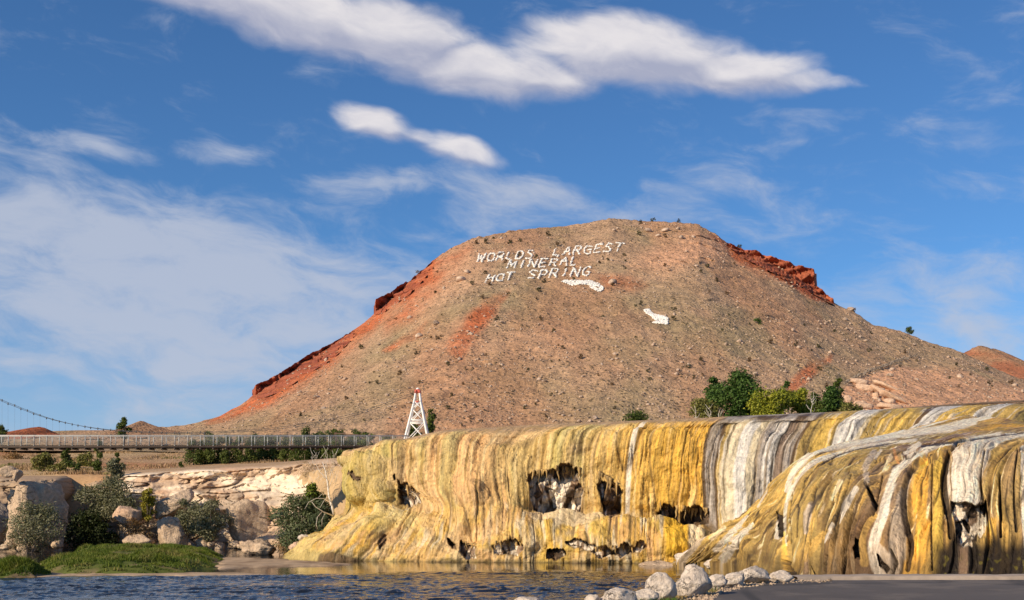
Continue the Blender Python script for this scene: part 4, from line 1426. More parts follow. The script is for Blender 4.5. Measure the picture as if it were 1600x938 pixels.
HOLES = [
    ([(826, 742), (836, 740), (844, 745), (852, 737), (860, 733), (868, 736), (876, 727), (890, 724), (902, 730), (906, 750), (910, 766), (908, 795), (870, 796), (838, 797), (828, 780)], 1.3, 'mixed'),
    ([(934, 740), (941, 744), (946, 752), (956, 751), (966, 758), (970, 770), (969, 800), (960, 812), (944, 812), (940, 785), (936, 760)], 1.1, 'dark'),
    ([(618, 754), (630, 752), (642, 760), (649, 770), (648, 784), (634, 788), (620, 784), (616, 768)], .9, 'mixed'),
    ([(1028, 800), (1036, 790), (1046, 788), (1058, 796), (1060, 812), (1046, 820), (1030, 820)], 1.2, 'dark'),
    ([(1064, 800), (1076, 794), (1088, 790), (1096, 796), (1106, 800), (1107, 818), (1086, 822), (1064, 816)], 1.4, 'black'),
    ([(697, 838), (704, 842), (712, 848), (713, 858), (706, 856), (699, 847)], .7, 'dark'),
    ([(718, 842), (734, 846), (742, 852), (743, 872), (726, 872), (718, 862)], .8, 'mixed'),
    ([(768, 852), (786, 848), (800, 840), (814, 844), (818, 856), (808, 868), (788, 866), (770, 864)], .7, 'mixed'),
    ([(852, 850), (862, 856), (870, 852), (884, 860), (886, 868), (868, 876), (853, 872)], .9, 'dark'),
    ([(884, 846), (900, 843), (916, 848), (930, 852), (938, 862), (916, 860), (896, 856)], .6, 'mixed'),
    ([(924, 862), (944, 854), (958, 860), (976, 852), (990, 856), (1000, 849), (1008, 858), (1000, 864), (984, 866), (972, 872), (956, 868), (940, 875)], .9, 'mixed'),
    ([(557, 737), (562, 744), (569, 747), (566, 752), (558, 748), (553, 741)], .35, 'brown'),
    ([(608, 738), (614, 736), (616, 746), (611, 748)], .5, 'dark'),
    ([(617, 745), (622, 750), (624, 786), (619, 788), (616, 770)], .4, 'brown'),
    ([(598, 832), (604, 834), (603, 850), (594, 858), (592, 850)], .5, 'brown'),
    ([(1110, 862), (1120, 858), (1130, 862), (1124, 868), (1112, 868)], .5, 'dark'),
]
jag = 4.5 * noise(s * 5, L * .5, 51.0) + 5 * fbm(s * 1.1, L * 1.0, 53.0, 4)
deep = np.zeros(U.shape)
for poly, dep, kind in HOLES:
    q = np.asarray(poly)
    lo, hi = q.min(0) - 12, q.max(0) + 12
    sel = (pxA > lo[0]) & (pxA < hi[0]) & (pyA > lo[1]) & (pyA < hi[1])
    sdv = poly_sd(pxA[sel], pyA[sel] + 0 * jag[sel], poly)
    upper = sst(.6, .2, (pyA[sel] - lo[1] - 12) / (hi[1] - lo[1] - 24))
    big_ = min(1.0, (hi[1] - lo[1] - 24) / 40)
    mk = sst(-.6, 1.0, sdv + jag[sel] * (.5 + .5 * upper) * max(.55, big_))
    ss, LL, zz = s[sel], L[sel], PAm[sel][:, 2]
    f1, f2, idn = worley(ss * 1.5 + .3 * noise(ss, zz, 1), zz * 1.0)
    rocky = .8 * (idn - .5) + .5 * fbm(ss * 1.0, zz * 1.0, 4, 5) - .12 * sst(.12, 0, f2 - f1)
    deep[sel] = np.maximum(deep[sel], mk * (dep * 1.0 - rocky * min(1, dep)))
    c = lerp3(np.broadcast_to(PA['dark'] * 1.9, (len(ss), 3)), PA['mauve'] * .7, sst(-.1, .45, fbm(ss * 1.3, zz * 1.1, 68.0, 4)))  # dark rock tone, deepened to stand in for the shade inside
    if kind == 'mixed':
        wn = noise(ss * 1.5 + 4, zz * .45, 61.0) + .5 * noise(ss * 4, zz * 1.1, 63.0)
        low = sst(.15, .5, (pyA[sel] - lo[1] - 12) / (hi[1] - lo[1] - 24))
        c = lerp3(c, PA['mauve'] * .9, sst(-.1, .3, fbm(ss * .9, zz * .9, 65.0, 3)))
        c = lerp3(c, PA['white'] * .95, sst(-.15, .1, wn) * sst(0, .4, low))
    elif kind == 'dark':
        c = lerp3(c, PA['brown'], sst(-.1, .4, fbm(ss * 1.2, zz * .8, 67.0, 3)))
        c = lerp3(c, PA['white'], .9 * sst(.33, .5, noise(ss * 3, zz * .9, 69.0)))
    elif kind == 'brown':
        c = lerp3(c, PA['brown'], np.full(len(ss), .6))
    else:
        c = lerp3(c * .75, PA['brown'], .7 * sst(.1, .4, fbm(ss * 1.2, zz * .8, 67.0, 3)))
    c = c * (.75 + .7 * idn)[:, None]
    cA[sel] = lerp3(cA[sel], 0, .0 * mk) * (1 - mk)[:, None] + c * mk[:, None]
    # thin brown rim around the edge of the hollow
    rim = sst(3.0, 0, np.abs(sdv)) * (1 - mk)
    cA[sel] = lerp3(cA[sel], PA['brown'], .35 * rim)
PAm[..., 1] += deep
PAm[..., 0] += deep * (pxA - CX) / F
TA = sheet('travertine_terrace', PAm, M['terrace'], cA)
def fringe(parent, P, px, py, runs, seed, mat, lmax):
    """tapered drips hanging from the upper rims of hollows"""
    r = random.Random(seed)
    mb = MB()
    fx, fy = px.ravel(), py.ravel()
    fp = P.reshape(-1, 3)
    for (xa, ya, xb, yb, n) in runs:
        for k in range(n):
            t = (k + r.random()) / n
            x, y = xa + (xb - xa) * t, ya + (yb - ya) * t - 2.0
            p = fp[np.argmin((fx - x) ** 2 + (fy - y) ** 2)]
            ln = lmax * r.uniform(.25, 1.0) ** 1.4
            rd = r.uniform(.06, .15) * (.5 + lmax * .4)
            q = np.array([p + np.array([r.uniform(-.04, .04) * j, -.05, .25 - (ln + .25) * j / 4]) for j in range(5)])
            mb.tube(q, [rd * 1.3, rd, rd * .8, rd * .5, rd * .12], 6)
    return tag(mb.build('stalactites', mat, parent, True), kind='stuff')


M['drip'] = m_plain('dripstone', (.36, .235, .085), .7, 0, .6, 1.2)
fringe(TA, PAm, pxA, pyA, [(828, 742, 866, 738, 12), (868, 734, 906, 736, 12), (936, 742, 966, 760, 9), (1030, 792, 1058, 796, 8), (1066, 796, 1104, 800, 12), (620, 756, 648, 768, 6), (720, 846, 742, 854, 5), (770, 852, 816, 848, 8), (926, 862, 1004, 856, 12)], 41, M['drip'], 1.1)
tag(TA, 'long golden yellow mineral terrace draped down to the river below the white tower', 'rock terrace')

# --- the nearer dome on the right; stations: behind, plateau, lip, upper, mid, low, foot
KB = {
    1165: [(1490, 654, 104), (1385, 682, 100), (1288, 704, 94), (1232, 736, 92), (1182, 796, 95), (1114, 845, 100), (1046, 890, 106)],
    1190: [(1505, 650, 92), (1400, 676, 86), (1300, 697, 78), (1240, 728, 76), (1190, 785, 80), (1122, 835, 87), (1056, 882, 92)],
    1225: [(1540, 652, 88), (1430, 676, 80), (1320, 698, 71), (1264, 728, 67), (1225, 785, 67), (1170, 836, 74), (1122, 880, 82)],
    1250: [(1570, 655, 84), (1455, 680, 74), (1342, 701, 65), (1284, 732, 60), (1250, 790, 57), (1232, 846, 57), (1218, 896, 57)],
    1300: [(1600, 658, 82), (1490, 681, 70), (1385, 703, 60), (1330, 736, 54), (1300, 790, 50.5), (1284, 846, 49), (1277, 906, 48.2)],
    1358: [(1640, 660, 80), (1530, 681, 68), (1430, 701, 57), (1386, 736, 51), (1358, 790, 48), (1344, 846, 46.6), (1338, 908, 45.9)],
    1400: [(1690, 662, 78), (1590, 677, 66), (1480, 695, 55), (1424, 726, 49.5), (1400, 790, 46.3), (1386, 846, 45), (1380, 909, 44.3)],
    1448: [(1740, 664, 76), (1640, 675, 64), (1530, 688, 54), (1466, 717, 48.5), (1448, 790, 45.2), (1443, 846, 44), (1437, 910, 43.3)],
    1505: [(1800, 664, 75), (1700, 673, 63), (1590, 684, 53), (1522, 712, 47.5), (1505, 790, 44.5), (1502, 846, 43.3), (1500, 911, 42.6)],
    1565: [(1860, 663, 74), (1760, 671, 62), (1650, 680, 52), (1581, 707, 46.5), (1566, 790, 43.8), (1563, 846, 42.6), (1562, 912, 42)],
    1640: [(1960, 660, 73), (1850, 668, 61), (1740, 678, 51), (1656, 703, 46), (1640, 790, 43.2), (1638, 846, 42.1), (1636, 913, 41.5)],
    1760: [(2080, 660, 73), (1970, 668, 61), (1860, 676, 51), (1776, 702, 45.5), (1760, 790, 42.8), (1758, 846, 41.7), (1756, 913, 41)],
    2000: [(2320, 660, 73), (2210, 668, 61), (2100, 676, 51), (2016, 702, 45.5), (2000, 790, 42.8), (1998, 846, 41.7), (1996, 913, 41)],
}
uB = np.concatenate([np.linspace(1165, 1190, 24)[:-1], np.linspace(1190, 1250, 230)[:-1], np.linspace(1250, 1640, 560)[:-1], np.linspace(1640, 2000, 50)])
vB = np.concatenate([np.linspace(0, 1.4, 56)[:-1], np.linspace(1.4, 6, 290)])
GB = flow_grid(KB, uB, vB)
GB = np.concatenate([GB, GB[-1:] + np.array([0, 40, 0])])
vB = np.append(vB, 6.4)
U, Vv = np.meshgrid(uB, vB)
pxB, pyB, DB = GB[..., 0], GB[..., 1], GB[..., 2]
PBm = P3(pxB, pyB, DB)
NB_ = grid_normals(PBm)
L = arcl(PBm)
L = L - L[np.argmin(np.abs(vB - 2))][None]
s = np.interp(U, [1165, 1190, 1225, 1250, 1300, 1358, 1400, 1448, 1505, 1565, 1640, 2000], [-5.6, 0, 4.0, 6.4, 8.3, 9.9, 11.0, 12.2, 13.6, 15.0, 16.8, 25.3])
wob = .30 * fbm(s * .35, L * .2, 71.0, 3)
sw = s + wob
face = sst(1.6, 2.6, Vv)
low = sst(3.2, 5.2, Vv)
f1_ = noise(sw * .62, L * .05, 73.0)
f2_ = 1 - 2 * np.abs(noise(sw * 1.15, L * .10, 75.0))
f3_ = noise(sw * 3.4, L * .18, 77.0)
f4_ = noise(sw * 7, L * .35, 79.0)
sw = sw + .10 * fbm(s * .7, L * .35, 72.0, 3)
disp = face * (.26 * fbm(s * .25, L * .12, 81.0, 3) + .06 * f1_ + .06 * f2_ + .07 * f3_ + .045 * f4_ + .07 * np.abs(noise(s * 1.1, L * .5, 84.0))) + (1 - face) * .12 * fbm(s * .5, L * .3, 83.0, 4)
lobn = np.abs(noise(sw * .62, L * .05, 171.0))
lob2 = np.abs(noise(sw * 1.7, L * .09, 173.0))
disp += face * (.44 * (lobn ** .7 - .35) + .13 * (lob2 ** .7 - .35))
disp += low * (.16 * fbm(s * .6, L * .3, 85.0, 4) + .10 * f2_)
disp += .035 * fbm(s * 1.6, L * 1.0, 87.0, 4) + .022 * fbm(s * 6, L * 6, 88.0, 3)
disp += .30 * sst(1255, 1225, U) * face * (np.abs(noise(sw * .8, L * .22, 89.0)) - .2)
for (cx, cy, rx, ry, h) in ((1385, 840, 30, 70, .22), (1440, 860, 30, 60, .15), (1345, 850, 30, 60, .2), (1500, 750, 36, 70, .2), (1555, 760, 30, 90, .15), (1300, 860, 36, 50, .2), (1160, 850, 50, 30, .3), (1372, 800, 8, 60, -.25), (1422, 790, 7, 80, -.25), (1478, 800, 7, 70, -.22), (1230, 860, 6, 50, -.4)):
    q = ((pxB - cx) / rx) ** 2 + ((pyB - cy) / ry) ** 2
    disp += h * np.exp(-1.6 * q)
PBm = PBm + NB_ * disp[..., None]
pxB = CX + F * PBm[..., 0] / PBm[..., 1]
pyB = HY - F * (PBm[..., 2] - CZ) / PBm[..., 1]
us = U + 3.0 * noise(s * .7, L * .10, 91.0) + 1.0 * noise(s * 2.5, L * .3, 93.0)
tabB = [(1150, 'olive'), (1186, 'ochre'), (1195, 'white'), (1197.5, 'brown'), (1199, 'olive'), (1208, 'ochre'), (1216, 'white'), (1219, 'olive'), (1226, 'white'), (1230, 'brown'), (1232, 'ochre'), (1241, 'cream'), (1243.5, 'olive'), (1262, 'ochre'), (1280, 'olive'), (1296, 'ochre'), (1308, 'olive'), (1325, 'brown'),
        (1332, 'ochre'), (1342, 'mauve'), (1352, 'brown'), (1362, 'mauve'), (1370, 'dark'), (1375, 'cream'), (1391, 'white'), (1398, 'grey'), (1418, 'mauve'), (1424, 'dark'), (1430, 'ochre'), (1434, 'gold'), (1454, 'olive'), (1459, 'yellow'), (1468, 'olive'), (1474, 'dark'),
        (1482, 'brown'), (1486, 'white'), (1510, 'cream'), (1520, 'white'), (1534, 'brown'), (1537, 'ochre'), (1558, 'dark'), (1562, 'brown'), (1566, 'ochre'), (1578, 'olive'), (1592, 'mauve'), (1600, 'white'), (1625, 'olive'), (1660, 'white'), (1690, 'ochre'), (1760, 'brown'), (1800, 'ochre'), (1880, 'white')]
cB = stripes(us, [(1150, 'olive')] + [t_ for t_ in tabB if t_[0] > 1590], .9)
bu = np.array([1165, 1200, 1225, 1250, 1300, 1340, 1365, 1400, 1440, 1480, 1520, 1550, 1585, 1640], float)
bc2 = np.array([(.44, .30, .10), (.43, .30, .10), (.42, .29, .10), (.37, .265, .095), (.33, .24, .09), (.27, .185, .085), (.23, .155, .085), (.27, .19, .12), (.42, .28, .07), (.22, .14, .06), (.38, .28, .14), (.40, .28, .085), (.30, .21, .09), (.34, .24, .08)])
ub = U + 10 * fbm(s * .4, L * .2, 17.0, 3)
cR = np.stack([np.interp(ub, bu, bc2[:, k]) for k in range(3)], -1)
cB = lerp3(cR, cB, sst(1592, 1600, us))
t1 = noise(sw * 3.2, L * .2, 95.0)
t2 = noise(sw * 7.5, L * .4, 97.0)
t3 = noise(sw * 1.6, L * .15, 99.0)
t4 = noise(sw * 5, L * .22, 98.0)
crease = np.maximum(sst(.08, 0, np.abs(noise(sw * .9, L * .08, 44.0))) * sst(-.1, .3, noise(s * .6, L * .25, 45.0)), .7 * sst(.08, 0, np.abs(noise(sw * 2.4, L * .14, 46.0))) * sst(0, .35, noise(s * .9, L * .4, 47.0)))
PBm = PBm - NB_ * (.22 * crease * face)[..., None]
cB = lerp3(cB, PA['brown'], .55 * sst(.08, .45, t1 + .4 * t2) * face)
cB = lerp3(cB, PA['ochre'] * 1.25, .6 * sst(.05, .4, -t1 + .3 * t4) * face)
cB = lerp3(cB, PA['mauve'], .5 * sst(.15, .45, t3) * sst(1290, 1320, U) * face)
cB = lerp3(cB, PA['dark'], .7 * sst(.3, .5, t4) * face)
cB = lerp3(cB, PA['cream'], .6 * sst(.38, .55, t2) * face)
cB = lerp3(cB, PA['brown'], .6 * sst(1290, 1320, U) * sst(1440, 1400, U) * sst(3.9, 5.0, Vv + .4 * t3))
cB = lerp3(cB, PA['dark'], .7 * crease * face)  # dark colour painted as shade along the dome's creases
# the gently sloping head: broad white and olive bands that run along the flow
tabP = [(1150, 'olive'), (1186, 'white'), (1203, 'olive'), (1218, 'white'), (1236, 'grey'), (1250, 'olive'), (1300, 'mauve'), (1340, 'brown'), (1380, 'white'), (1394, 'brown'), (1410, 'white'), (1428, 'dark'), (1440, 'brown'), (1462, 'olive'), (1480, 'white'), (1505, 'grey'), (1516, 'white'), (1540, 'brown'), (1560, 'olive'), (1600, 'white'), (1620, 'olive')]
cP = stripes(us, tabP, 4.0)
cP = lerp3(cP, PA['olive'], .85 * sst(.0, .35, fbm(s * .5, L * .16, 101.0, 4)))
cP = lerp3(cP, PA['brown'], .7 * sst(.05, .35, t1 + .5 * t4))
cP = lerp3(cP, PA['dark'], .6 * sst(.3, .5, t4))
cP = lerp3(cP, PA['white'], .55 * sst(.25, .45, t2))
cP = lerp3(cP, PA['dark'], .8 * outline(us, tabP, 1.8) * sst(-.2, .2, noise(s * 1.0, L * .2, 110.0)))
cB = lerp3(cB, cP, sst(2.35, 1.75, Vv + .15 * t1))
fld = lerp3(np.broadcast_to(PA['olive'], cB.shape), PA['ochre'], sst(-.2, .4, fbm(s * .35, L * .1, 103.0, 4)))
fld = lerp3(fld, PA['brown'], .75 * sst(.05, .4, t4 + .5 * fbm(s * .6, L * .3, 111.0, 4)))
fld = lerp3(fld, PA['gold'] * .8, .6 * sst(.1, .4, fbm(s * .3 + 9, L * .1, 112.0, 4)))
fld = lerp3(fld, PA['white'] * .9, .9 * sst(.22, .4, fbm(s * .3 + 5, L * .06, 105.0, 4)))
cB = lerp3(cB, fld, sst(1.0, .55, Vv + .2 * t3))
# stains traced along the runs: white and grey lime, yellow growth, dark lines cut into grooves
jx_ = 1.8 * noise(s * 1.1, L * .22, 121.0)
jy_ = 1.2 * noise(s * 1.1, L * .22, 123.0)
eg = .42 * t4 + .42 * t2 + .12 * noise(s * 9, L * 2.5, 125.0)
WHITE, CREAM, GREYW = PA['white'] * 1.04, PA['cream'], np.array([.45, .37, .29])
for pts, wd, c, st in (
        ([(1424, 736), (1410, 780), (1404, 810), (1403, 856), (1396, 900)], (4, 9, 11, 13, 14), GREYW * .8, .9),
        ([(1562, 678), (1487, 692), (1446, 703), (1416, 721), (1397, 742), (1388, 774), (1381, 806), (1370, 830), (1364, 852), (1369, 879), (1378, 905)], (2, 3, 4.5, 6, 7, 7, 8, 9, 9, 9, 9), WHITE, 1),
        ([(1372, 858), (1384, 875), (1394, 900)], (9, 10, 11), GREYW, .8),
        ([(1640, 672), (1585, 681), (1545, 692), (1522, 706), (1510, 735), (1506, 770), (1512, 800)], (3, 4, 9, 22, 26, 26, 24), WHITE, 1),
        ([(1495, 795), (1498, 815), (1495, 835)], (9, 8, 5), GREYW, .9), ([(1532, 800), (1536, 815), (1530, 835)], (6, 6, 4), WHITE, .9),
        ([(1599, 700), (1601, 750), (1600, 800), (1602, 850)], (4, 5, 5, 3), WHITE, .95),
        ([(1521, 658), (1480, 669), (1440, 674), (1400, 680), (1356, 687)], (7, 6, 5, 5, 3), WHITE, .95),
        ([(1412, 671), (1360, 688), (1319, 696), (1277, 706), (1252, 722), (1236, 744), (1228, 768)], (3, 4, 4.5, 5, 5.5, 4, 2), WHITE, .97),
        ([(1430, 688), (1349, 698), (1311, 710), (1272, 722), (1246, 746), (1231, 776), (1226, 819), (1229, 853)], (2, 3, 3.5, 4, 4, 3, 2.5, 1.5), WHITE, .95),
        ([(1337, 763), (1322, 789), (1311, 817)], (4, 5, 2), WHITE, .95), ([(1313, 752), (1300, 780)], (4, 2.5), CREAM, .9), ([(1268, 785), (1262, 806), (1259, 832)], (4, 6, 3.5), GREYW * 1.2, .9),
        ([(1366, 706), (1353, 729), (1354, 750)], (4, 6, 4), GREYW, .9), ([(1435, 695), (1414, 708)], (5, 3), WHITE, .9), ([(1392, 712), (1380, 735)], (3, 2), CREAM, .8), ([(1376, 704), (1368, 716)], (2.5, 1.5), WHITE, .8),
        ([(1176, 819), (1150, 845), (1130, 873)], (3, 6, 7), WHITE, .95), ([(1169, 806), (1142, 834), (1119, 860)], (2, 5, 5), WHITE, .95), ([(1131, 825), (1112, 841)], (4, 4), CREAM, .9), ([(1108, 826), (1081, 855), (1066, 875)], (4, 6, 7), GREYW * 1.15, .9),
        ([(1216, 815), (1215, 838)], (3, 5), WHITE, .95), ([(1300, 819), (1288, 848)], (2.2, 1.5), WHITE, .85), ([(1259, 868), (1259, 896)], (4, 5), PA['mauve'] * 1.3, .8), ([(1200, 765), (1184, 792)], (1.5, 1.5), WHITE, .8),
        ([(1442, 716), (1437, 774), (1442, 826), (1435, 864), (1424, 900)], (8, 11, 12, 13, 15), np.array([.60, .355, .075]), .97), ([(1466, 716), (1465, 804), (1465, 890)], (6, 8, 8), np.array([.52, .36, .085]), .95),
        ([(1549, 815), (1551, 860)], (8, 8), PA['yellow'] * .95, .85), ([(1225, 834), (1226, 888)], (3.5, 5), PA['yellow'], .85), ([(1404, 724), (1396, 700)], (3, 2), PA['orange'], .5),
        ([(1290, 830), (1262, 862), (1240, 890)], (4, 7, 8), PA['ochre'] * 1.2, .7), ([(1365, 806), (1346, 838), (1350, 880)], (5, 7, 6), PA['ochre'] * 1.15, .7)):
    mk = stroke(pxB, pyB, pts, wd, jx_, jy_, eg)
    vary = 1 - .38 * sst(.0, .5, t2 + .4 * t1)
    cB = lerp3(cB, 0, 0 * mk) * (1 - st * mk)[..., None] + (np.asarray(c) * vary[..., None]) * (st * mk)[..., None]
carve = np.zeros(U.shape)
for pts, wd, dp in (
        ([(1352, 753), (1360, 772), (1369, 790)], (1.5, 2.6, 2), .30), ([(1369, 796), (1349, 815), (1337, 848), (1340, 872)], (1.5, 2, 3.2, 2), .30), ([(1427, 729), (1414, 759), (1412, 804), (1423, 850), (1418, 890)], (3.5, 5, 5, 4, 3), .18),
        ([(1482, 708), (1474, 751), (1482, 800), (1486, 836)], (3, 5, 5, 5), .22), ([(1562, 740), (1561, 778), (1564, 838)], (1, 2, 2.6), .25), ([(1456, 716), (1454, 804), (1456, 890)], (1.0, 1.3, 1.6), .12), ([(1221, 800), (1221, 838)], (2, 2.4), .3),
        ([(1274, 762), (1268, 786)], (2.5, 4), .15), ([(1228, 880), (1240, 902)], (4, 5), .3), ([(1379, 740), (1372, 775), (1364, 805)], (1.2, 1.8, 1.4), .12), ([(1310, 770), (1294, 810), (1282, 850)], (1, 1.4, 1), .1), ([(1330, 740), (1312, 790), (1300, 830)], (.9, 1.2, 1), .1),
        ([(1392, 858), (1400, 880), (1392, 902)], (1.2, 2.4, 3), .2), ([(1322, 868), (1318, 895)], (2.5, 3), .25), ([(1290, 868), (1288, 898)], (1.8, 2.5), .2), ([(1540, 700), (1532, 745), (1536, 788)], (1.2, 1.5, 2), .12), ([(1590, 700), (1584, 760), (1588, 830)], (1, 1.3, 1.6), .1),
        ([(1240, 762), (1234, 800), (1236, 850)], (.9, 1.2, 1), .1), ([(1260, 745), (1247, 790), (1244, 840)], (.9, 1.1, 1), .08), ([(1405, 690), (1330, 704), (1286, 722), (1256, 752)], (1, 1.6, 1.3, 1), .06), ([(1600, 676), (1500, 689), (1440, 698)], (1.5, 2.2, 1.6), .05)):
    mk = stroke(pxB, pyB, pts, wd, jx_, jy_, eg)
    cB = lerp3(cB, PA['dark'], .9 * mk)
    carve = np.maximum(carve, dp * mk)
PBm = PBm - NB_ * carve[..., None]
cB = cB * np.where(cB.mean(-1) < .5, 1.32, 1.1)[..., None]
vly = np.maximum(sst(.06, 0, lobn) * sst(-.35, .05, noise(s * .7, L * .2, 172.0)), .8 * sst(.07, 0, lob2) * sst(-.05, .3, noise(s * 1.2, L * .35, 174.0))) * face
cB = lerp3(cB, PA['dark'], .85 * vly)  # lobe valleys darkened in the colour to read as shade
t5 = noise(sw * 10.5, L * .45, 127.0)
gritB = fbm(s * 3.5, L * 4.5, 129.0, 3)
cB = np.clip(cB * (1 + .34 * t2 + .30 * t4 + .28 * t5 + .16 * gritB)[..., None], .004, .8)
cB = cB * (1 - .30 * sst(.12, .5, t5 + .6 * gritB))[..., None]
# darker towards the foot; damp dark zone with weed flecks at the right
foot_dark = sst(5.2, 5.75, Vv + .25 * t3 + .15 * t1)
cB = lerp3(cB, PA['dark'] * 1.6, .5 * foot_dark)
wl = sst(4.7, 5.25, Vv + .35 * t3 + .1 * t1) * sst(1455, 1480, U)
cB = lerp3(cB, PA['dark'] * .5, .96 * wl)
cB = lerp3(cB, (.13, .11, .02), .7 * wl * sst(.25, .45, noise(s * 5, L * 4, 3.0)) * sst(5.1, 5.6, Vv))
cB = lerp3(cB, PA['mauve'], .7 * sst(4.6, 5.0, Vv) * sst(9, 5, np.abs(U - 1512)))
cB = np.clip(.24 * (np.maximum(cB, .003) / .24) ** 1.16, .006, .78)
HB = [([(1484, 782), (1496, 786), (1510, 784), (1524, 790), (1540, 784), (1540, 800), (1532, 822), (1526, 845), (1506, 856), (1494, 845), (1490, 812)], .75, 'mixed'),
      ([(1493, 808), (1508, 806), (1518, 818), (1514, 834), (1500, 840), (1493, 828)], .6, 'mixed'),
      ([(1502, 812), (1512, 814), (1517, 826), (1511, 832), (1505, 822)], .9, 'black'),
      ([(1530, 786), (1541, 782), (1543, 800), (1536, 806)], .6, 'black'),
      ([(1334, 840), (1341, 846), (1342, 862), (1336, 872), (1333, 856)], .5, 'dark'),
      ([(1214, 800), (1221, 806), (1222, 838), (1217, 842), (1216, 820)], .6, 'dark'),
      ([(1352, 754), (1358, 758), (1369, 788), (1366, 796), (1358, 774)], .35, 'dark'),
      ([(1370, 866), (1378, 874), (1392, 890), (1386, 896), (1374, 884)], .35, 'black'),
      ]
jag = 3.0 * noise(sw * 7, L * .8, 151.0) + 2.5 * fbm(s * 2, L * 2, 153.0, 3)
deep = np.zeros(U.shape)
for poly, dep, kind in HB:
    q = np.asarray(poly)
    lo, hi = q.min(0) - 10, q.max(0) + 10
    sel = (pxB > lo[0]) & (pxB < hi[0]) & (pyB > lo[1]) & (pyB < hi[1])
    sdv = poly_sd(pxB[sel], pyB[sel], poly)
    mk = sst(-.8, 1.0, sdv + jag[sel] * .5)
    ss, zz = s[sel], PBm[sel][:, 2]
    f1, f2, idn = worley(ss * 2.6, zz * 2.2)
    rocky = .3 * (idn - .5) + .2 * fbm(ss * 3, zz * 3, 4, 4)
    deep[sel] = np.maximum(deep[sel], mk * (dep - rocky))
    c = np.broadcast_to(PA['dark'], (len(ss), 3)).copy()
    if kind == 'mixed':
        c = lerp3(c, PA['mauve'], sst(-.2, .2, fbm(ss * 2, zz * 2, 165.0, 3)))
        c = lerp3(c, PA['white'] * .9, sst(-.1, .15, noise(ss * 2.2, zz * 1.6, 161.0) + .5 * noise(ss * 6, zz * 5, 163.0)))
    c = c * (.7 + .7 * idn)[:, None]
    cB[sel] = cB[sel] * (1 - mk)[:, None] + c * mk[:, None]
PBm[..., 1] += deep
PBm[..., 0] += deep * (pxB - CX) / F
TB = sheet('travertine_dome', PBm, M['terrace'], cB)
tag(TB, 'nearer rounded mineral dome striped white, brown, olive and yellow beside the drive', 'rock dome')

# ------------------------------------------------------------------ pale cliff on the far bank
KC = {
    -200: [(-200, 748, 158), (-200, 752, 147), (-200, 772, 142), (-200, 800, 140), (-200, 830, 139), (-200, 866, 138)],
    60: [(60, 742, 158), (60, 747, 145), (60, 772, 141), (60, 800, 139), (60, 830, 138), (60, 866, 137)],
    96: [(92, 742, 158), (92, 747, 146), (92, 772, 142), (92, 800, 140), (92, 830, 139), (92, 866, 138)],
    122: [(116, 740, 158), (116, 746, 153), (116, 772, 150), (116, 805, 148), (116, 832, 146), (116, 866, 144)],
    150: [(150, 740, 158), (150, 746, 153), (150, 772, 149), (150, 805, 146), (150, 832, 144), (150, 866, 141.5)],
    200: [(200, 736, 158), (200, 742, 151), (200, 760, 147), (200, 795, 145), (200, 830, 143.4), (200, 866, 141.5)],
    280: [(280, 731, 158), (280, 736, 150), (280, 755, 147), (280, 790, 145), (280, 830, 143), (280, 864, 141.5)],
    360: [(360, 726, 158), (360, 732, 149.5), (360, 752, 147), (360, 790, 145), (360, 830, 142.5), (360, 864, 141)],
    440: [(440, 722, 156), (440, 728, 148), (440, 752, 145.5), (440, 790, 143), (440, 825, 139.5), (440, 862, 134)],
    520: [(520, 716, 154), (520, 720, 146), (520, 752, 142), (520, 790, 138), (520, 825, 133), (520, 866, 126)],
    600: [(600, 712, 152), (600, 714, 144), (600, 752, 140), (600, 790, 136), (600, 825, 130), (600, 868, 122)],
}
uC = np.concatenate([np.linspace(-200, 0, 30)[:-1], np.linspace(0, 600, 520)])
vC = np.concatenate([np.linspace(0, 1, 14)[:-1], np.linspace(1, 5, 170)])
GC = flow_grid(KC, uC, vC)
PC = P3(GC[..., 0], GC[..., 1], GC[..., 2])
Xc, Zc = PC[..., 0], PC[..., 2]
U, Vv = np.meshgrid(uC, vC)
face = sst(.9, 1.3, Vv)
bend = .5 * fbm(Xc * .08, Zc * .2, 1.0, 4)
lay = noise((Zc + bend) * .85, Xc * .05, 3.0)
ledge = np.tanh(4 * lay)
f1, f2, idc = worley(Xc * .42 + .9 * fbm(Xc * .3, Zc * .3, 2, 3), (Zc + bend) * 1.05 + .5 * fbm(Xc * .4, Zc * .4, 6, 3))
cr1 = sst(.085, .0, np.abs(noise(Xc * .11, (Zc + bend) * .75, 21.0))) * sst(-.1, .25, noise(Xc * .16, Zc * .3, 23.0))
cr2 = sst(.07, .0, np.abs(noise(Xc * .30, (Zc + bend) * 1.3, 25.0))) * sst(.0, .3, noise(Xc * .2 + 5, Zc * .4, 27.0))
crev = np.maximum(cr1, cr2)
dC = face * (.40 * ledge + 1.2 * fbm(Xc * .16, Zc * .22, 5.0, 5) + .45 * (idc - .5) - .7 * crev + .35 * fbm(Xc * .7, Zc * 1.3, 6.0, 5))
rim = sst(1.35, 1.15, Vv + .3 * fbm(Xc * .3, 0, 9.0, 4)) * sst(.95, 1.05, Vv)
dC = dC + .8 * rim
hol = sst(88, 108, U) * sst(192, 168, U) * sst(768, 790, GC[..., 1] + .0 * U)
PC[..., 1] += -dC + 5.0 * hol
PC[..., 0] = (GC[..., 0] - CX) / F * PC[..., 1]
PC[..., 2] = CZ + (HY - GC[..., 1]) / F * PC[..., 1]
cream = np.array([.82, .68, .51])
cC = lerp3(np.broadcast_to(cream, PC.shape), (.56, .40, .27), sst(-.1, .35, fbm(Xc * .13, Zc * .5, 11.0, 5)))
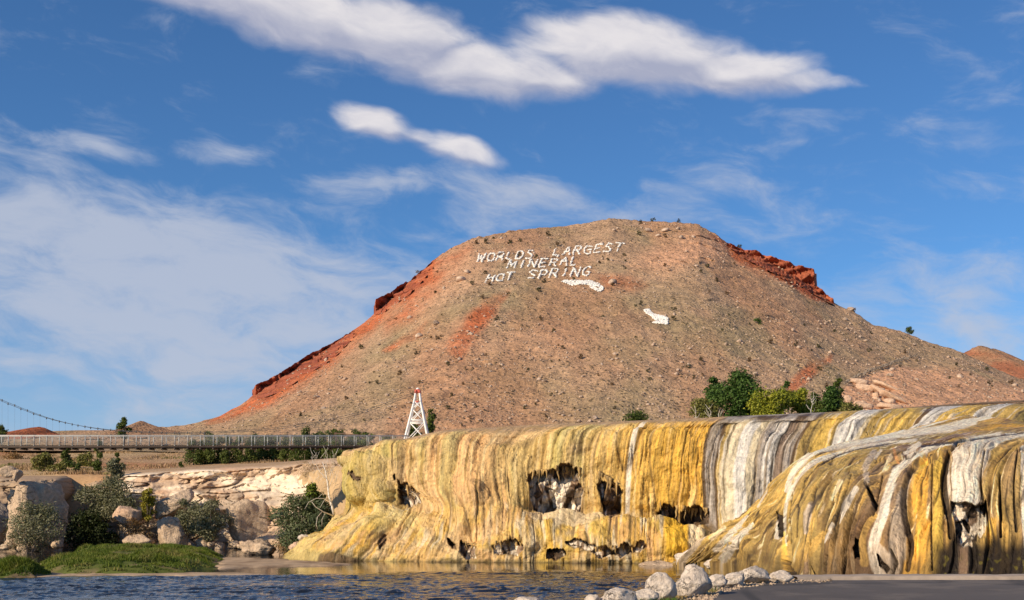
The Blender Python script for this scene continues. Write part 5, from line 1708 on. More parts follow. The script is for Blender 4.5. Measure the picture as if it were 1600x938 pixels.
cC = lerp3(cC, (.58, .33, .19), .75 * sst(.12, .4, fbm(Xc * .1 + 3, Zc * .25, 15.0, 4)) * sst(420, 300, U))
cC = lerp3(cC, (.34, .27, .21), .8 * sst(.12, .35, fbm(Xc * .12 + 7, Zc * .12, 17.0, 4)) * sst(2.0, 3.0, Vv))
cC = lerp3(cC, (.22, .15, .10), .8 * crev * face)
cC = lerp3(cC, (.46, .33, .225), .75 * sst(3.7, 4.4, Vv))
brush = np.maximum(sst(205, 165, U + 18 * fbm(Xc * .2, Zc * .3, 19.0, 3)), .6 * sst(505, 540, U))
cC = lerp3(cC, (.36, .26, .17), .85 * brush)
cC = lerp3(cC, (.40, .27, .16), sst(1.1, .75, Vv + .2 * fbm(Xc * .2, Zc, 3.0, 3)))
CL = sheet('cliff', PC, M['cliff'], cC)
tag(CL, 'cream limestone cliff with broken ledges on the far river bank', None, None, 'structure')

G_BANK = 'rocks at the foot of the far cliff'
bigr = rock('boulder', 'huge tan rock block standing in the water at the left edge', 54, 864, 74, 114, 133, 33, M['bankrock'], group=G_BANK, rough=.20, cuts=5, crack=.05, deep=1.15, boxy=.85, sub=ICO5, rz=R(-35))
rock('boulder', 'grey rock shoulder cut by the left frame edge', -12, 858, 56, 84, 137, 34, M['greyrock'], group=G_BANK, rough=.16, cuts=8, crack=.05, boxy=.5)
rock('boulder', 'flat pale rock slab bridging the dark gap above the huge tan block', 12, 745, 28, 17, 139, 35, M['bankrock'], group=G_BANK, cuts=9, rough=.08)
rock('boulder', 'brown stone leaning beside the flat slab above the huge block', 26, 752, 20, 20, 139, 36, M['bankrock'], group=G_BANK, cuts=8)
rock('boulder', 'long grey slab tilted down to the left below the cliff ledges', 276, 798, 70, 24, 142.5, 37, M['bankrock'], group=G_BANK, cuts=6, rough=.1, tilt=-27, deep=.7, boxy=.8)
rock('boulder', 'pale pointed block standing at the water between two bushes', 268, 855, 46, 48, 137, 46, M['bankrock'], group=G_BANK, cuts=6, rough=.12, top=.3, boxy=.7, rz=R(-35))
rock('boulder', 'low tan mound of rock at the water left of the pale pointed block', 216, 856, 52, 22, 137, 39, M['bankrock'], group=G_BANK, cuts=5, rough=.1)
rock('boulder', 'orange tan rock above the brown brush', 200, 820, 46, 30, 140, 40, M['slab'], group=G_BANK, cuts=6)
rock('boulder', 'large rounded grey outcrop with streaked face under the cream cliff', 390, 852, 70, 72, 140.5, 41, M['bankrock'], group=G_BANK, cuts=7, rough=.16, top=.15, boxy=.4)
rock('boulder', 'crumbly tan rock pile standing in the shallow water', 404, 868, 56, 26, 121, 42, M['bankrock'], group=G_BANK, cuts=4, rough=.32, top=.3)
rock('boulder', 'small white boulder beside the left tip of the yellow terrace', 475, 847, 20, 12, 115, 43, M['boulder'], group=G_BANK)
rock('boulder', 'reddish rock between the big bush and the yellow terrace tip', 462, 862, 24, 16, 117, 44, M['slab'], group=G_BANK)
rr = random.Random(9)
for k in range(34):
    px = rr.choice([rr.uniform(300, 440), rr.uniform(190, 440), rr.uniform(2, 100)])
    rock('boulder', 'broken tan rock at the waterline of the far bank', px, rr.uniform(855, 861), rr.uniform(10, 26), rr.uniform(7, 15), 138.5 if px > 110 else 131, 60 + k, M['bankrock'], group='small rocks along the far waterline', sub=ICO2, cuts=6, rough=.15, deep=1.0, boxy=.4)
# pale stones at the toe of the dome by the water
rock('boulder', 'white crusted rock at the water where the dome meets the yellow terrace', 1082, 887, 56, 30, 90, 71, M['boulder'], group=None, cuts=6, rough=.2)
rock('boulder', 'low grey crusted rock ledge at the water under the golden bulge', 1032, 888, 70, 12, 97, 72, M['bankrock'], group=None, cuts=6, rough=.2, deep=.5)
rock('boulder', 'pale rock by the water just above the long low boulder', 1112, 889, 26, 16, 84, 73, M['boulder'], group=None, cuts=6, rough=.2)

# slabs and big stones on the hill
for k, (px, py, wq, hq, tl, lab) in enumerate((
        (1350, 606, 30, 10, 12, 'peach rock outcrop left of the tilted slabs above the terrace'), (1385, 604, 48, 7, 27, 'upper long peach slab tilted down to the right'),
        (1378, 614, 46, 7, 29, 'middle long peach slab tilted down to the right'), (1396, 622, 50, 8, 27, 'lower long peach slab tilted down to the right'),
        (1348, 634, 34, 9, 8, 'cracked peach rock bench just above the terrace lip'), (1390, 636, 40, 9, 10, 'blocky peach rock at the end of the dark railing'),
        (1340, 596, 30, 9, 14, 'narrow peach ledge under the rough stone wall'), (1320, 624, 22, 12, 0, 'small peach rock behind the green bushes'))):
    p = on_hill(px, py)
    D = p[1] - 3
    rock('sandstone_slab', lab, px, py + hq * .5, wq, hq, D, 80 + k, M['slab'], 'rock', 'peach rock slabs above the terrace', sub=ICO3, cuts=6, rough=.12, tilt=tl, deep=.6, boxy=.85)
for k in range(26):
    px, py = rr.uniform(1318, 1400), rr.uniform(594, 643)
    if py < 640 - (px - 1318) * .62:
        continue
    p = on_hill(px, py)
    rock('sandstone_block', 'angular peach block broken from the outcrop beside the tilted slabs', px, py + 4, rr.uniform(8, 20), rr.uniform(5, 10), p[1] - 1.5, 180 + k, M['slab'], 'rock', 'broken peach blocks on the slope', sub=ICO2, cuts=8, rough=.08, tilt=rr.uniform(0, 30), deep=.8, boxy=.75, rz=rr.uniform(-.6, .6))
protos = [rock_mesh('hill_boulder', (1, .9, .75), 100 + k, M['hillrock'], sub=ICO2, cuts=6, rough=.16, flat=.2) for k in range(6)]
spots = [(640, 497, 9), (655, 527, 14), (682, 505, 12), (505, 640, 9), (494, 622, 11), (740, 600, 6), (1180, 585, 10), (1245, 573, 10), (1330, 485, 12), (1320, 500, 10), (720, 440, 16), (730, 428, 10), (1012, 362, 12), (1040, 362, 14), (1028, 370, 10), (1060, 360, 8), (958, 443, 14), (540, 596, 9), (515, 612, 7), (1298, 553, 8), (930, 655, 9), (905, 660, 8), (880, 650, 7), (1395, 578, 10), (1390, 590, 12), (1500, 590, 11)]
while len(spots) < 130:
    px, py = rr.uniform(430, 1560), rr.uniform(370, 665)
    if py > sil(px) + 6 and rr.random() < .35 + .65 * (py > 540):
        spots.append((px, py, rr.uniform(3.5, 8)))
for k, (px, py, sz) in enumerate(spots):
    p = on_hill(px, py)
    o = link('hillside_boulder', protos[k % 6])
    sc = sz * p[1] / F
    o.location = p
    o.scale = (sc, sc, sc * rr.uniform(.6, 1.0))
    o.rotation_euler = (rr.uniform(-.3, .3), rr.uniform(-.3, .3), rr.uniform(0, 6.28))
    tag(o, 'pale weathered boulder lying loose on the brown hillside', 'boulder', 'boulders scattered over the hillside')

# ------------------------------------------------------------------ plants
def leaves_mesh(name, clumps, n, size, cols, seed, up=.45, shell=.55, narrow=1.0):
    """n leaf-sized quads spread through the clump ellipsoids (x,y,z,rx,ry,rz)"""
    r = np.random.RandomState(seed)
    cl = np.asarray(clumps, float)
    vol = cl[:, 3] * cl[:, 4] * cl[:, 5]
    wgt = vol ** .75
    k = r.choice(len(cl), n, p=wgt / wgt.sum())
    d = r.normal(size=(n, 3))
    d /= np.linalg.norm(d, axis=1)[:, None]
    rad = r.rand(n) ** (1 / 3)
    rad = shell + (1 - shell) * rad
    rad = rad * (1 + .22 * r.normal(size=n))
    # ragged: whole sprays missing or sticking out
    lump = noise(d[:, 0] * 2.2 + k * 3.1, d[:, 1] * 2.2, d[:, 2] * 2.2 + seed)
    rad = rad * (1 + .45 * lump)
    keep = lump > -.42
    c = cl[k]
    p = c[:, :3] + d * rad[:, None] * c[:, 3:]
    nrm = d * .6 + r.normal(size=(n, 3)) * .6 + np.array([0, 0, up])
    nrm /= np.linalg.norm(nrm, axis=1)[:, None]
    t = np.cross(nrm, r.normal(size=(n, 3)))
    t /= np.linalg.norm(t, axis=1)[:, None]
    b = np.cross(nrm, t)
    sz = size * r.uniform(.6, 1.35, n)[:, None]
    V = np.stack([p - t * sz, p - b * sz * .5 * narrow, p + t * sz, p + b * sz * .5 * narrow], 1)[keep]
    m = len(V)
    Fq = np.arange(m * 4).reshape(m, 4)
    q = r.rand(m)
    ck = np.asarray(cols, float)
    kk = k[keep]
    tone = np.clip(q * .6 + .4 * _rnd[(kk * 7 + seed) % 256, 0] + .25 * lump[keep], 0, .999) * (len(ck) - 1)
    i0 = tone.astype(int)
    cc = ck[i0] + (ck[np.minimum(i0 + 1, len(ck) - 1)] - ck[i0]) * (tone - i0)[:, None]
    cc = cc * r.uniform(.8, 1.2, m)[:, None]
    return mesh_np(name, V.reshape(-1, 3), Fq, M['leaf'], False, np.repeat(cc, 4, 0))


def crown_clumps(w_, h_, n, seed, shape='round', base=.12, depth=.8):
    r = random.Random(seed)
    out = []
    for i in range(n):
        t = (i + r.random()) / n
        z = h_ * (base + (1 - base) * t)
        if shape == 'round':
            wid = w_ / 2 * math.sqrt(max(.12, 1 - (2 * t - .85) ** 2 * .8))
        elif shape == 'cone':
            wid = w_ / 2 * (1.05 - .8 * t)
        else:
            wid = w_ / 2 * (1.0 - .45 * t)
        a = r.uniform(0, 6.28)
        q = wid * r.uniform(.25, .75)
        rr_ = max(.16 * w_, wid * r.uniform(.38, .6))
        out.append((q * math.cos(a), q * math.sin(a) * depth, min(z, h_ - rr_ * .55), rr_, rr_ * depth, rr_ * r.uniform(.6, .9)))
    return out


def plant(name, label, cat, loc, w_, h_, cols, n, size, seed, clumps=9, shape='round', group=None, trunk=True, wood='bark', depth=.8, base=.12, narrow=1.0, shell=.55, stems=1, lean=0.0):
    t = thing(name, label, cat, loc, group)
    cl = [(x + lean * z, y, z, a, b, c) for x, y, z, a, b, c in crown_clumps(w_, h_, clumps, seed, shape, base, depth)]
    if trunk:
        mb = MB()
        r = random.Random(seed + 1)
        tr = max(.03, h_ * .022)
        if stems == 1:
            mb.tube([(0, 0, -.4), (.02 * w_, 0, h_ * .25), (lean * h_ * .5, .02 * w_, h_ * .55), (lean * h_ * .8, 0, h_ * .8)], [tr * 1.5, tr * 1.1, tr * .7, tr * .25])
        for (x, y, z, a, b, c) in cl:
            z0 = z * r.uniform(.3, .6) if stems == 1 else -.3
            s0 = (lean * z0, 0, z0) if stems == 1 else (x * .15, y * .15, z0)
            mb.tube([s0, ((s0[0] + x) * .5 + r.uniform(-.1, .1) * w_, (s0[1] + y) * .5, (z0 + z) * .5 + .05 * h_), (x, y, z + c * .3)], [tr * .6, tr * .4, tr * .12], 5)
        mb.build('trunk' if stems == 1 else 'stems', M[wood], t)
    link('crown' if stems == 1 else 'foliage', leaves_mesh(name + '_leaves', cl, n, size, cols, seed, narrow=narrow, shell=shell), t)
    return t


def pplant(name, label, cat, px, ybase, wpx_, hpx_, D, *a, **k):
    s = D / F
    return plant(name, label, cat, at(px, ybase, D), wpx_ * s, hpx_ * s, *a, **k)


G1 = [(.03, .065, .012), (.055, .11, .02), (.095, .16, .03)]              # deep green
G2 = [(.13, .16, .02), (.22, .25, .025), (.36, .34, .03)]                # yellow green
GS = [(.13, .14, .075), (.21, .21, .12), (.31, .29, .185)]              # grey green willow
GJ = [(.045, .07, .016), (.085, .115, .022), (.14, .16, .035)]            # juniper
GD = [(.02, .032, .008), (.035, .05, .012), (.055, .07, .02)]                # near-black leaves, the hollow's shade put into their colour
GO = [(.12, .13, .03), (.19, .19, .05), (.27, .245, .08)]                  # olive
GB_ = [(.22, .12, .05), (.30, .17, .07), (.22, .17, .07)]                 # brown brush

# trees behind the lip of the terrace
pplant('tree', 'tall dark green tree, the left and largest crown behind the terrace lip', 'tree', 1152, 668, 84, 86, 141, G1, 9000, .17, 201, clumps=16)
pplant('tree', 'dark green tree with a rounded top at the left of the group', 'tree', 1116, 668, 42, 78, 144, G1, 4500, .17, 202, clumps=9)
pplant('shrub', 'olive bush with bare twigs at the left foot of the dark trees', 'shrub', 1096, 666, 52, 42, 136, GO, 3200, .14, 203, clumps=9, stems=4, wood='twig')
pplant('tree', 'bright yellow green bushy tree in the middle of the group', 'tree', 1208, 664, 72, 54, 137, G2, 6500, .16, 204, clumps=13)
pplant('tree', 'yellow green bushy tree leaning right beside the bare white stem', 'tree', 1252, 662, 46, 52, 139, G2, 4200, .16, 205, clumps=9)
pplant('shrub', 'small dark green tree top showing above the yellow trees', 'tree', 1231, 640, 24, 44, 150, G1, 1500, .16, 206, clumps=6)
pplant('tree', 'dark green tree at the right end of the group', 'tree', 1300, 662, 44, 58, 143, G1, 4500, .16, 207, clumps=10)
pplant('tree', 'narrow dark tree standing highest at the right end of the group', 'tree', 1312, 650, 22, 58, 147, GJ, 2000, .16, 208, clumps=7)
pplant('shrub', 'low olive bush trailing down at the right end of the group', 'shrub', 1330, 656, 40, 26, 141, GO, 2200, .14, 209, clumps=8, stems=4)
pplant('shrub', 'green grey tree behind the bare white stem', 'tree', 1272, 662, 34, 46, 145, GJ, 2400, .15, 210, clumps=8)
pplant('shrub', 'low green juniper left of the tree group, just above the terrace', 'shrub', 997, 664, 46, 20, 146, GJ, 1500, .14, 211, clumps=8, stems=3)


def bare_tree(label, loc, paths, wood, cat='dead tree'):
    t = thing('dead_tree', label, cat, loc)
    tr, br = MB(), MB()
    for i, (pts, r0, r1, seed) in enumerate(paths):
        (tr if i == 0 else br).tube(pts, np.linspace(r0, r1, len(pts)), 6 if i == 0 else 4)
    tr.build('trunk', M[wood], t, True)
    br.build('branches', M[wood], t, True)
    return t


def stem_paths(px0, base, top, D, n, seed, spread=.35, r0=.06):
    r = random.Random(seed)
    h = (base - top) * D / F
    P_ = [([(0, 0, -.3), (r.uniform(-.1, .1), 0, h * .4), (r.uniform(-.3, .3), .1, h * .7), (r.uniform(-.4, .4), 0, h)], r0, r0 * .25, 0)]
    for k in range(n):
        z0 = h * r.uniform(.25, .8)
        a = r.uniform(0, 6.28)
        L_ = h * spread * r.uniform(.5, 1)
        P_.append(([(0, 0, z0), (math.cos(a) * L_ * .5, math.sin(a) * L_ * .5, z0 + L_ * .45), (math.cos(a) * L_ * .8, math.sin(a) * L_ * .8, z0 + L_ * 1.0)], r0 * .5, r0 * .12, 0))
    return P_


for (px, b_, tp, D, lab, sd_) in ((1268, 660, 613, 134, 'bare white stem forking among the yellow green trees', 1), (1107, 668, 632, 133, 'bare pale forked twig in front of the dark trees', 2), (1087, 668, 634, 133, 'thin bare pale stem at the left of the olive bush', 3), (1126, 668, 640, 132, 'slanting bare pale branch before the dark trees', 4)):
    bare_tree(lab, at(px, b_, D), stem_paths(px, b_, tp, D, 9, sd_, .3, .045), 'deadwood')

# the bleached dead tree by the left tip of the terrace
D = 116.0
b0 = at(522, 800, D)


def loc_pts(pts, dy=0.0):
    return [tuple(at(x, y, D + d) - b0) for x, y, d in pts]


dead = [(loc_pts([(522, 804, 0), (519, 792, 0), (514, 775, .2), (512, 756, .4), (509, 738, .8), (504, 722, 1.2)]), .14, .03, 0)]
for pts, r0 in (([(521, 806, 0), (505, 800, -.4), (493, 792, -.8), (487, 784, -1)], .07), ([(514, 782, 0), (506, 779, -.6), (494, 779, -1), (482, 785, -1.4), (476, 796, -1.6)], .04), ([(513, 774, 0), (506, 783, -.8), (500, 794, -1.0)], .035), ([(512, 768, .2), (520, 748, .8), (527, 735, 1.4)], .04),
                ([(512, 758, .4), (517, 740, 1), (521, 724, 1.6)], .035), ([(510, 748, .5), (500, 738, 1.0), (493, 724, 1.4)], .04), ([(507, 735, .8), (511, 722, 1.2), (512, 710, 1.6)], .03), ([(503, 800, -.2), (496, 808, -.8), (494, 820, -1.2), (497, 828, -1.2)], .035), ([(508, 802, -.2), (503, 812, -.6), (503, 824, -.8)], .03), ([(516, 783, 0), (509, 773, -.5), (503, 772, -.8), (497, 778, -1)], .03)):
    dead.append((loc_pts(pts), r0, r0 * .3, 0))
rt = random.Random(77)
for k in range(60):
    x, y = rt.uniform(488, 530), rt.uniform(712, 758)
    a = rt.uniform(-2.4, -.7)
    L_ = rt.uniform(8, 18)
    dd = rt.uniform(0, 2)
    dead.append((loc_pts([(x, y, dd), (x + math.cos(a) * L_ * .5 + rt.uniform(-2, 2), y + math.sin(a) * L_ * .5, dd), (x + math.cos(a) * L_, y + math.sin(a) * L_, dd)]), .018, .007, 0))
bare_tree('bleached white dead tree with drooping branches against the left end of the yellow terrace', b0, dead, 'deadwood')

# riverside bushes
pplant('shrub', 'large grey green willow bush growing before the huge tan rock block', 'shrub', 48, 858, 92, 72, 127, GS, 6500, .15, 221, clumps=14, stems=5, wood='twig', narrow=.7)
pplant('shrub', 'brown leafless lower brush under the willow bush at the left', 'shrub', 46, 862, 80, 34, 126.5, [(.22, .16, .10), (.30, .22, .14), (.2, .17, .09)], 2200, .12, 222, clumps=10, stems=5, wood='twig', narrow=.4)
pplant('shrub', 'tall grey green willow above the dark hollow', 'shrub', 178, 812, 70, 66, 143, GS, 6000, .17, 223, clumps=14, stems=3, wood='twig', narrow=.8)
pplant('shrub', 'grey green willow spilling over the edge of the dark hollow', 'shrub', 142, 834, 66, 74, 144, GS, 4200, .17, 224, clumps=12, stems=4, wood='twig', narrow=.8)
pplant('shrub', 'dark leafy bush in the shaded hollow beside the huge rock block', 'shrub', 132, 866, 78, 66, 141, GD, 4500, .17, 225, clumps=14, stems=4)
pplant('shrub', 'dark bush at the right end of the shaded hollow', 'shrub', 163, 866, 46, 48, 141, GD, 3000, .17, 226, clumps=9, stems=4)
pplant('shrub', 'upright yellow green bush against the cliff', 'shrub', 231, 818, 32, 54, 140, [(.17, .16, .02), (.28, .25, .03), (.36, .30, .04)], 2600, .14, 227, clumps=9, stems=3)
pplant('shrub', 'rusty brown brush below the yellow green bush', 'shrub', 208, 850, 66, 40, 138.5, GB_, 2800, .13, 228, clumps=11, stems=5, wood='twig', narrow=.6)
pplant('shrub', 'grey brown twiggy brush right of the rusty brown brush', 'shrub', 243, 846, 34, 34, 138, [(.24, .17, .12), (.3, .22, .16)], 1400, .12, 229, clumps=7, stems=5, wood='twig', narrow=.5)
pplant('shrub', 'rounded grey green bush right of the pale pointed block', 'shrub', 326, 846, 62, 66, 138, GS, 5200, .15, 230, clumps=12, stems=4, narrow=.8)
pplant('shrub', 'grey green bush behind the pale pointed block', 'shrub', 292, 836, 48, 56, 140, GS, 3200, .15, 231, clumps=9, stems=4, narrow=.8)
pplant('tree', 'bright green tree against the white cliff beside the dead tree', 'tree', 490, 838, 48, 82, 126, [(.09, .13, .02), (.15, .2, .025), (.24, .28, .04)], 4200, .16, 232, clumps=9)
pplant('shrub', 'large dark grey green bush at the left end of the yellow terrace', 'shrub', 470, 862, 86, 86, 121, [(.085, .115, .05), (.14, .17, .08), (.21, .23, .12)], 8500, .14, 233, clumps=16, stems=5, narrow=.8)
pplant('shrub', 'dark bush under the branches of the dead tree', 'shrub', 500, 838, 40, 56, 119, [(.06, .085, .04), (.10, .125, .065)], 3200, .14, 234, clumps=8, stems=4)
pplant('shrub', 'brown brush at the water below the big grey green bush', 'shrub', 446, 866, 46, 22, 121, GB_, 1400, .12, 235, clumps=7, stems=4, wood='twig', narrow=.5)

pplant('shrub', 'grey brown leafless brush on the slope behind the dead tree', 'shrub', 522, 772, 50, 52, 137, [(.30, .22, .15), (.38, .29, .2), (.26, .2, .12)], 1500, .10, 236, clumps=11, stems=5, wood='twig', narrow=.3)
pplant('shrub', 'straw coloured brush at the cliff edge left of the dead tree top', 'shrub', 478, 742, 46, 20, 144, [(.36, .27, .15), (.28, .2, .11)], 1100, .11, 237, clumps=9, stems=4, wood='twig', narrow=.3)
# plateau shrubs
for (px, yb, wq, hq, D, cols, lab) in (
        (72, 735, 44, 26, 158, GO, 'wide yellow olive bush on the bank edge under the bridge'), (105, 735, 30, 38, 166, GJ, 'tall green juniper right of the yellow olive bush'), (123, 741, 18, 16, 156, GJ, 'small round juniper low on the bank below the tall one'),
        (154, 740, 24, 50, 160, GJ, 'tallest green juniper on the left bank, reaching the bridge deck'), (183, 738, 14, 30, 158, GJ, 'narrow juniper between the tallest one and the grassy slope'), (180, 758, 34, 40, 150, GS, 'grey green bush at the cliff edge below the narrow juniper'),
        (22, 724, 40, 14, 190, GB_, 'low rust red bush on the grass at the far left'), (282, 734, 10, 12, 165, GJ, 'tiny round juniper alone on the grassy slope'), (135, 732, 30, 24, 172, GO, 'grey olive brush between the junipers'), (370, 742, 14, 9, 152, GB_, 'small brown tuft at the rim of the cream cliff'), (95, 738, 20, 16, 154, GO, 'low olive bush at the foot of the tall juniper')):
    pplant('shrub', lab, 'shrub', px, yb, wq, hq, D, cols, int(500 + wq * hq * 1.6), .15, 300 + px, clumps=8, stems=3, shape='cone' if cols is GJ else 'round')
hedge = [leaves_mesh('juniper_leaves', crown_clumps(3.3, 3.9, 14, 400 + k, 'col', .05), 2600, .15, GJ, 400 + k) for k in range(4)]
rh = random.Random(31)
hx_ = [302, 316, 330, 345, 358, 372, 388, 402, 417, 431, 447, 462, 476, 491, 505, 519, 533, 547, 560, 574]
for i, px in enumerate(hx_):
    D = 180 + rh.uniform(-2, 3)
    t = thing('juniper', 'dark green juniper in the hedge row under the footbridge' if 0 < i < len(hx_) - 1 else ('left end juniper of the hedge row under the footbridge' if i == 0 else 'right end juniper of the hedge row under the footbridge'), 'juniper', at(px, 724 - .02 * (px - 300), D), 'junipers in the hedge row')
    o = link('foliage', hedge[i % 4], t)
    sc = rh.uniform(.85, 1.15)
    o.scale = (sc * .85, sc, sc * rh.uniform(.85, 1.15))
    o.rotation_euler = (0, 0, rh.uniform(0, 6.28))
    mb = MB()
    mb.tube([(0, 0, -.5), (.05, 0, 1.0), (0, 0, 2.4)], [.12, .08, .03], 5)
    mb.build('trunk', M['bark'], t)
pplant('juniper', 'rounded juniper rising above the bridge rail by the pole gate', 'juniper', 556, 706, 28, 30, 190, GJ, 1500, .16, 421, clumps=8, shape='cone')
pplant('juniper', 'grey green juniper behind the rail left of the tower', 'juniper', 610, 704, 30, 22, 190, GJ, 1400, .16, 422, clumps=8)
pplant('tree', 'dark spindly tree just right of the white tower', 'tree', 676, 686, 24, 46, 150, GJ, 1500, .15, 423, clumps=9, shell=.3)
pplant('tree', 'dark low tree behind the foot of the white tower', 'tree', 646, 700, 30, 38, 152, GJ, 1600, .15, 424, clumps=8)
pplant('tree', 'dark green tree standing above the bridge rail left of the tan mound', 'tree', 194, 692, 22, 40, 240, GJ, 1800, .22, 425, clumps=9, base=.2)
pplant('tree', 'dark tree at the left frame edge above the bridge rail', 'tree', 2, 692, 34, 27, 240, GJ, 1500, .22, 426, clumps=8)
p = on_hill(1421, 523)
plant('juniper', 'lone green juniper on the skyline at the right shoulder of the hill', 'juniper', p, 3.2, 2.6, GJ, 700, .22, 427, clumps=6)
p = on_hill(1185, 508)
plant('juniper', 'round dark juniper alone in the middle of the right slope', 'juniper', p + np.array([0, 0, -.3]), 2.2, 2.0, G1, 400, .2, 428, clumps=5)

bushes = []
for k in range(6):
    cols = [[(.05, .045, .02), (.09, .075, .035)], [(.055, .06, .025), (.09, .09, .04)], [(.12, .07, .035), (.16, .10, .05)]][k % 3]
    bushes.append(leaves_mesh('sagebrush_leaves', crown_clumps(1.0, .7, 6, 500 + k, 'round', .1), 130, .10, cols, 500 + k))
bs = [(857, 368), (813, 377), (745, 383), (760, 381), (798, 379), (870, 384), (811, 399), (838, 403), (790, 411), (759, 428), (738, 445), (766, 446), (850, 440), (897, 440), (937, 411), (975, 400), (998, 369), (958, 446), (1001, 477), (1053, 485), (1039, 415), (1052, 501), (842, 454), (755, 467), (776, 500), (865, 518), (723, 600), (705, 618), (700, 570), (682, 530), (650, 553), (820, 640), (908, 560), (1096, 563), (1102, 643), (1205, 535), (1243, 541), (1278, 542), (1170, 565), (1096, 426), (1105, 418), (1135, 462), (1120, 440), (1358, 551), (1413, 553), (1495, 572), (1541, 580), (1580, 600), (1545, 600), (1280, 580), (1292, 605), (1083, 592), (1015, 595), (955, 600), (880, 545), (660, 645), (625, 585), (590, 600), (565, 545), (540, 625), (470, 650), (600, 460), (653, 425), (628, 452), (1155, 385), (1335, 488), (1060, 349), (1020, 346), (1040, 372), (1000, 350), (700, 640), (735, 655), (960, 640), (1075, 575)]
rb = random.Random(8)
while len(bs) < 200:
    px, py = rb.uniform(420, 1590), rb.uniform(370, 668)
    if py > sil(px) + 4:
        bs.append((px, py))
for k, (px, py) in enumerate(bs):
    p = on_hill(px, py)
    o = link('sagebrush', bushes[k % 6])
    sc = (rb.uniform(7.5, 11) if k < 74 else rb.uniform(3, 7)) * p[1] / F
    o.location = p + np.array([0, -.3, -.1])
    o.scale = (sc, sc, sc * rb.uniform(.8, 1.15))
    o.rotation_euler = (0, 0, rb.uniform(0, 6.28))
    tag(o, 'small dark scrubby bush dotted on the open brown hillside', 'shrub', 'scrubby bushes dotted over the hill')

# ------------------------------------------------------------------ footbridge
DB_ = 127.0
s_ = DB_ / F
z_deck = CZ + (HY - 697.5) * s_
x_l, x_r = (-420 - CX) * s_, (640 - CX) * s_
BR = thing('footbridge', 'long swinging footbridge with pale rails crossing over the river to the white tower', 'bridge', ((x_l + x_r) / 2, DB_, z_deck))
bo = np.array(BR.location)


def rel(p):
    return np.asarray(p, float) - bo


pitch = 19.9 * s_
npost = int((x_r - x_l) / pitch)
mb = MB()
for k in range(npost * 6):
    x = x_l + (k + .5) * pitch / 6
    mb.box(rel((x, DB_, z_deck + .03)), (pitch / 6 - .015, 1.5, .06))
tag(mb.build('deck_planks', M['timber'], BR), kind='stuff')
for yy in (-.72, .72):
    mb = MB()
    mb.box(rel(((x_l + x_r) / 2, DB_ + yy, z_deck - .12)), (x_r - x_l, .10, .17))
    mb.build('stringer', M['timber'], BR)
    mb = MB()
    mb.box(rel(((x_l + x_r) / 2, DB_ + yy, z_deck + 1.07)), (x_r - x_l, .05, .07))
    mb.build('handrail', M['rail_white'], BR)
    mb = MB()
    for q in range(1, 12):
        mb.box(rel(((x_l + x_r) / 2, DB_ + yy, z_deck + .08 + q * .08)), (x_r - x_l, .007, .007))
    for q in range(int((x_r - x_l) / .11)):
        mb.box(rel((x_l + q * .11, DB_ + yy + .014, z_deck + .55)), (.007, .007, .95))
    mb.build('wire_mesh', M['galv'], BR)
me_post = MB()
me_post.box((0, 0, .52), (.07, .07, 1.06))
me_post.box((0, 0, .04), (.12, .12, .04))
me_post = me_post.mesh('post', M['galv'])
me_beam = MB()
me_beam.box((0, 0, -.30), (.14, 1.9, .16))
me_beam = me_beam.mesh('floor_beam', M['timber'])
for k in range(npost):
    x = x_l + k * pitch
    for yy in (-.76, .76):
        o = link('post', me_post, BR)
        o.location = rel((x, DB_ + yy, z_deck))
    o = link('floor_beam', me_beam, BR)
    o.location = rel((x, DB_, z_deck))
# main cables with clamps and hangers
cabx = np.array([-420, -300, -100, 0, 80, 150, 215, 330, 450, 560, 652], float)
caby = np.array([440, 492, 583, 625, 655, 669.5, 675, 676, 667, 646, 613], float)


def cable_y(px):
    return crom(cabx, caby[:, None], np.atleast_1d(px))[:, 0]


for yy in (-.85, .85):
    q = np.linspace(-420, 652, 120)
    mb = MB()
    mb.tube(np.stack([(q - CX) * s_, np.full(q.shape, DB_ + yy), CZ + (HY - cable_y(q)) * s_], 1) - bo, .022, 5)
    mb.build('cable', M['steel_dark'], BR, True)
me_h = MB()
me_h.box((0, 0, .5), (.008, .008, 1.0))
me_h = me_h.mesh('hanger', M['steel_dark'])
me_c = MB()
me_c.box((0, 0, -.02), (.08, .08, .22))
me_c = me_c.mesh('clamp', M['steel_dark'])
for k in range(npost):
    x = x_l + k * pitch
    pxk = x / s_ + CX
    zc = CZ + (HY - cable_y(pxk)[0]) * s_
    for yy in (-.85, .85):
        if zc - z_deck > .5:
            h = link('hanger', me_h, BR)
            h.location = rel((x + .0, DB_ + yy, z_deck + .2))
            h.scale = (1, 1, zc - z_deck - .2)
        if pxk < 330:
            c = link('clamp', me_c, BR)
            c.location = rel((x, DB_ + yy, zc))

# white lattice tower
DT = 127.5
s_ = DT / F
TW = thing('lattice_tower', 'white lattice bridge tower with a red tip above the yellow terrace', 'tower', at(651, 694, DT))
to = np.array(TW.location)


def tp(px, py, d=0.0):
    return (np.array(at(px, py, DT)) + np.array([0, d, 0])) - to


hb, ht = 1.3, .28                     # half depth at base, top


def dep(py):
    return hb + (ht - hb) * (706 - py) / (706 - 612)


def lx(py):
    return np.interp(py, [612, 628, 706], [650.0, 647.5, 629.5])


def rx(py):
    return np.interp(py, [612, 628, 706], [655.5, 657.5, 673.5])


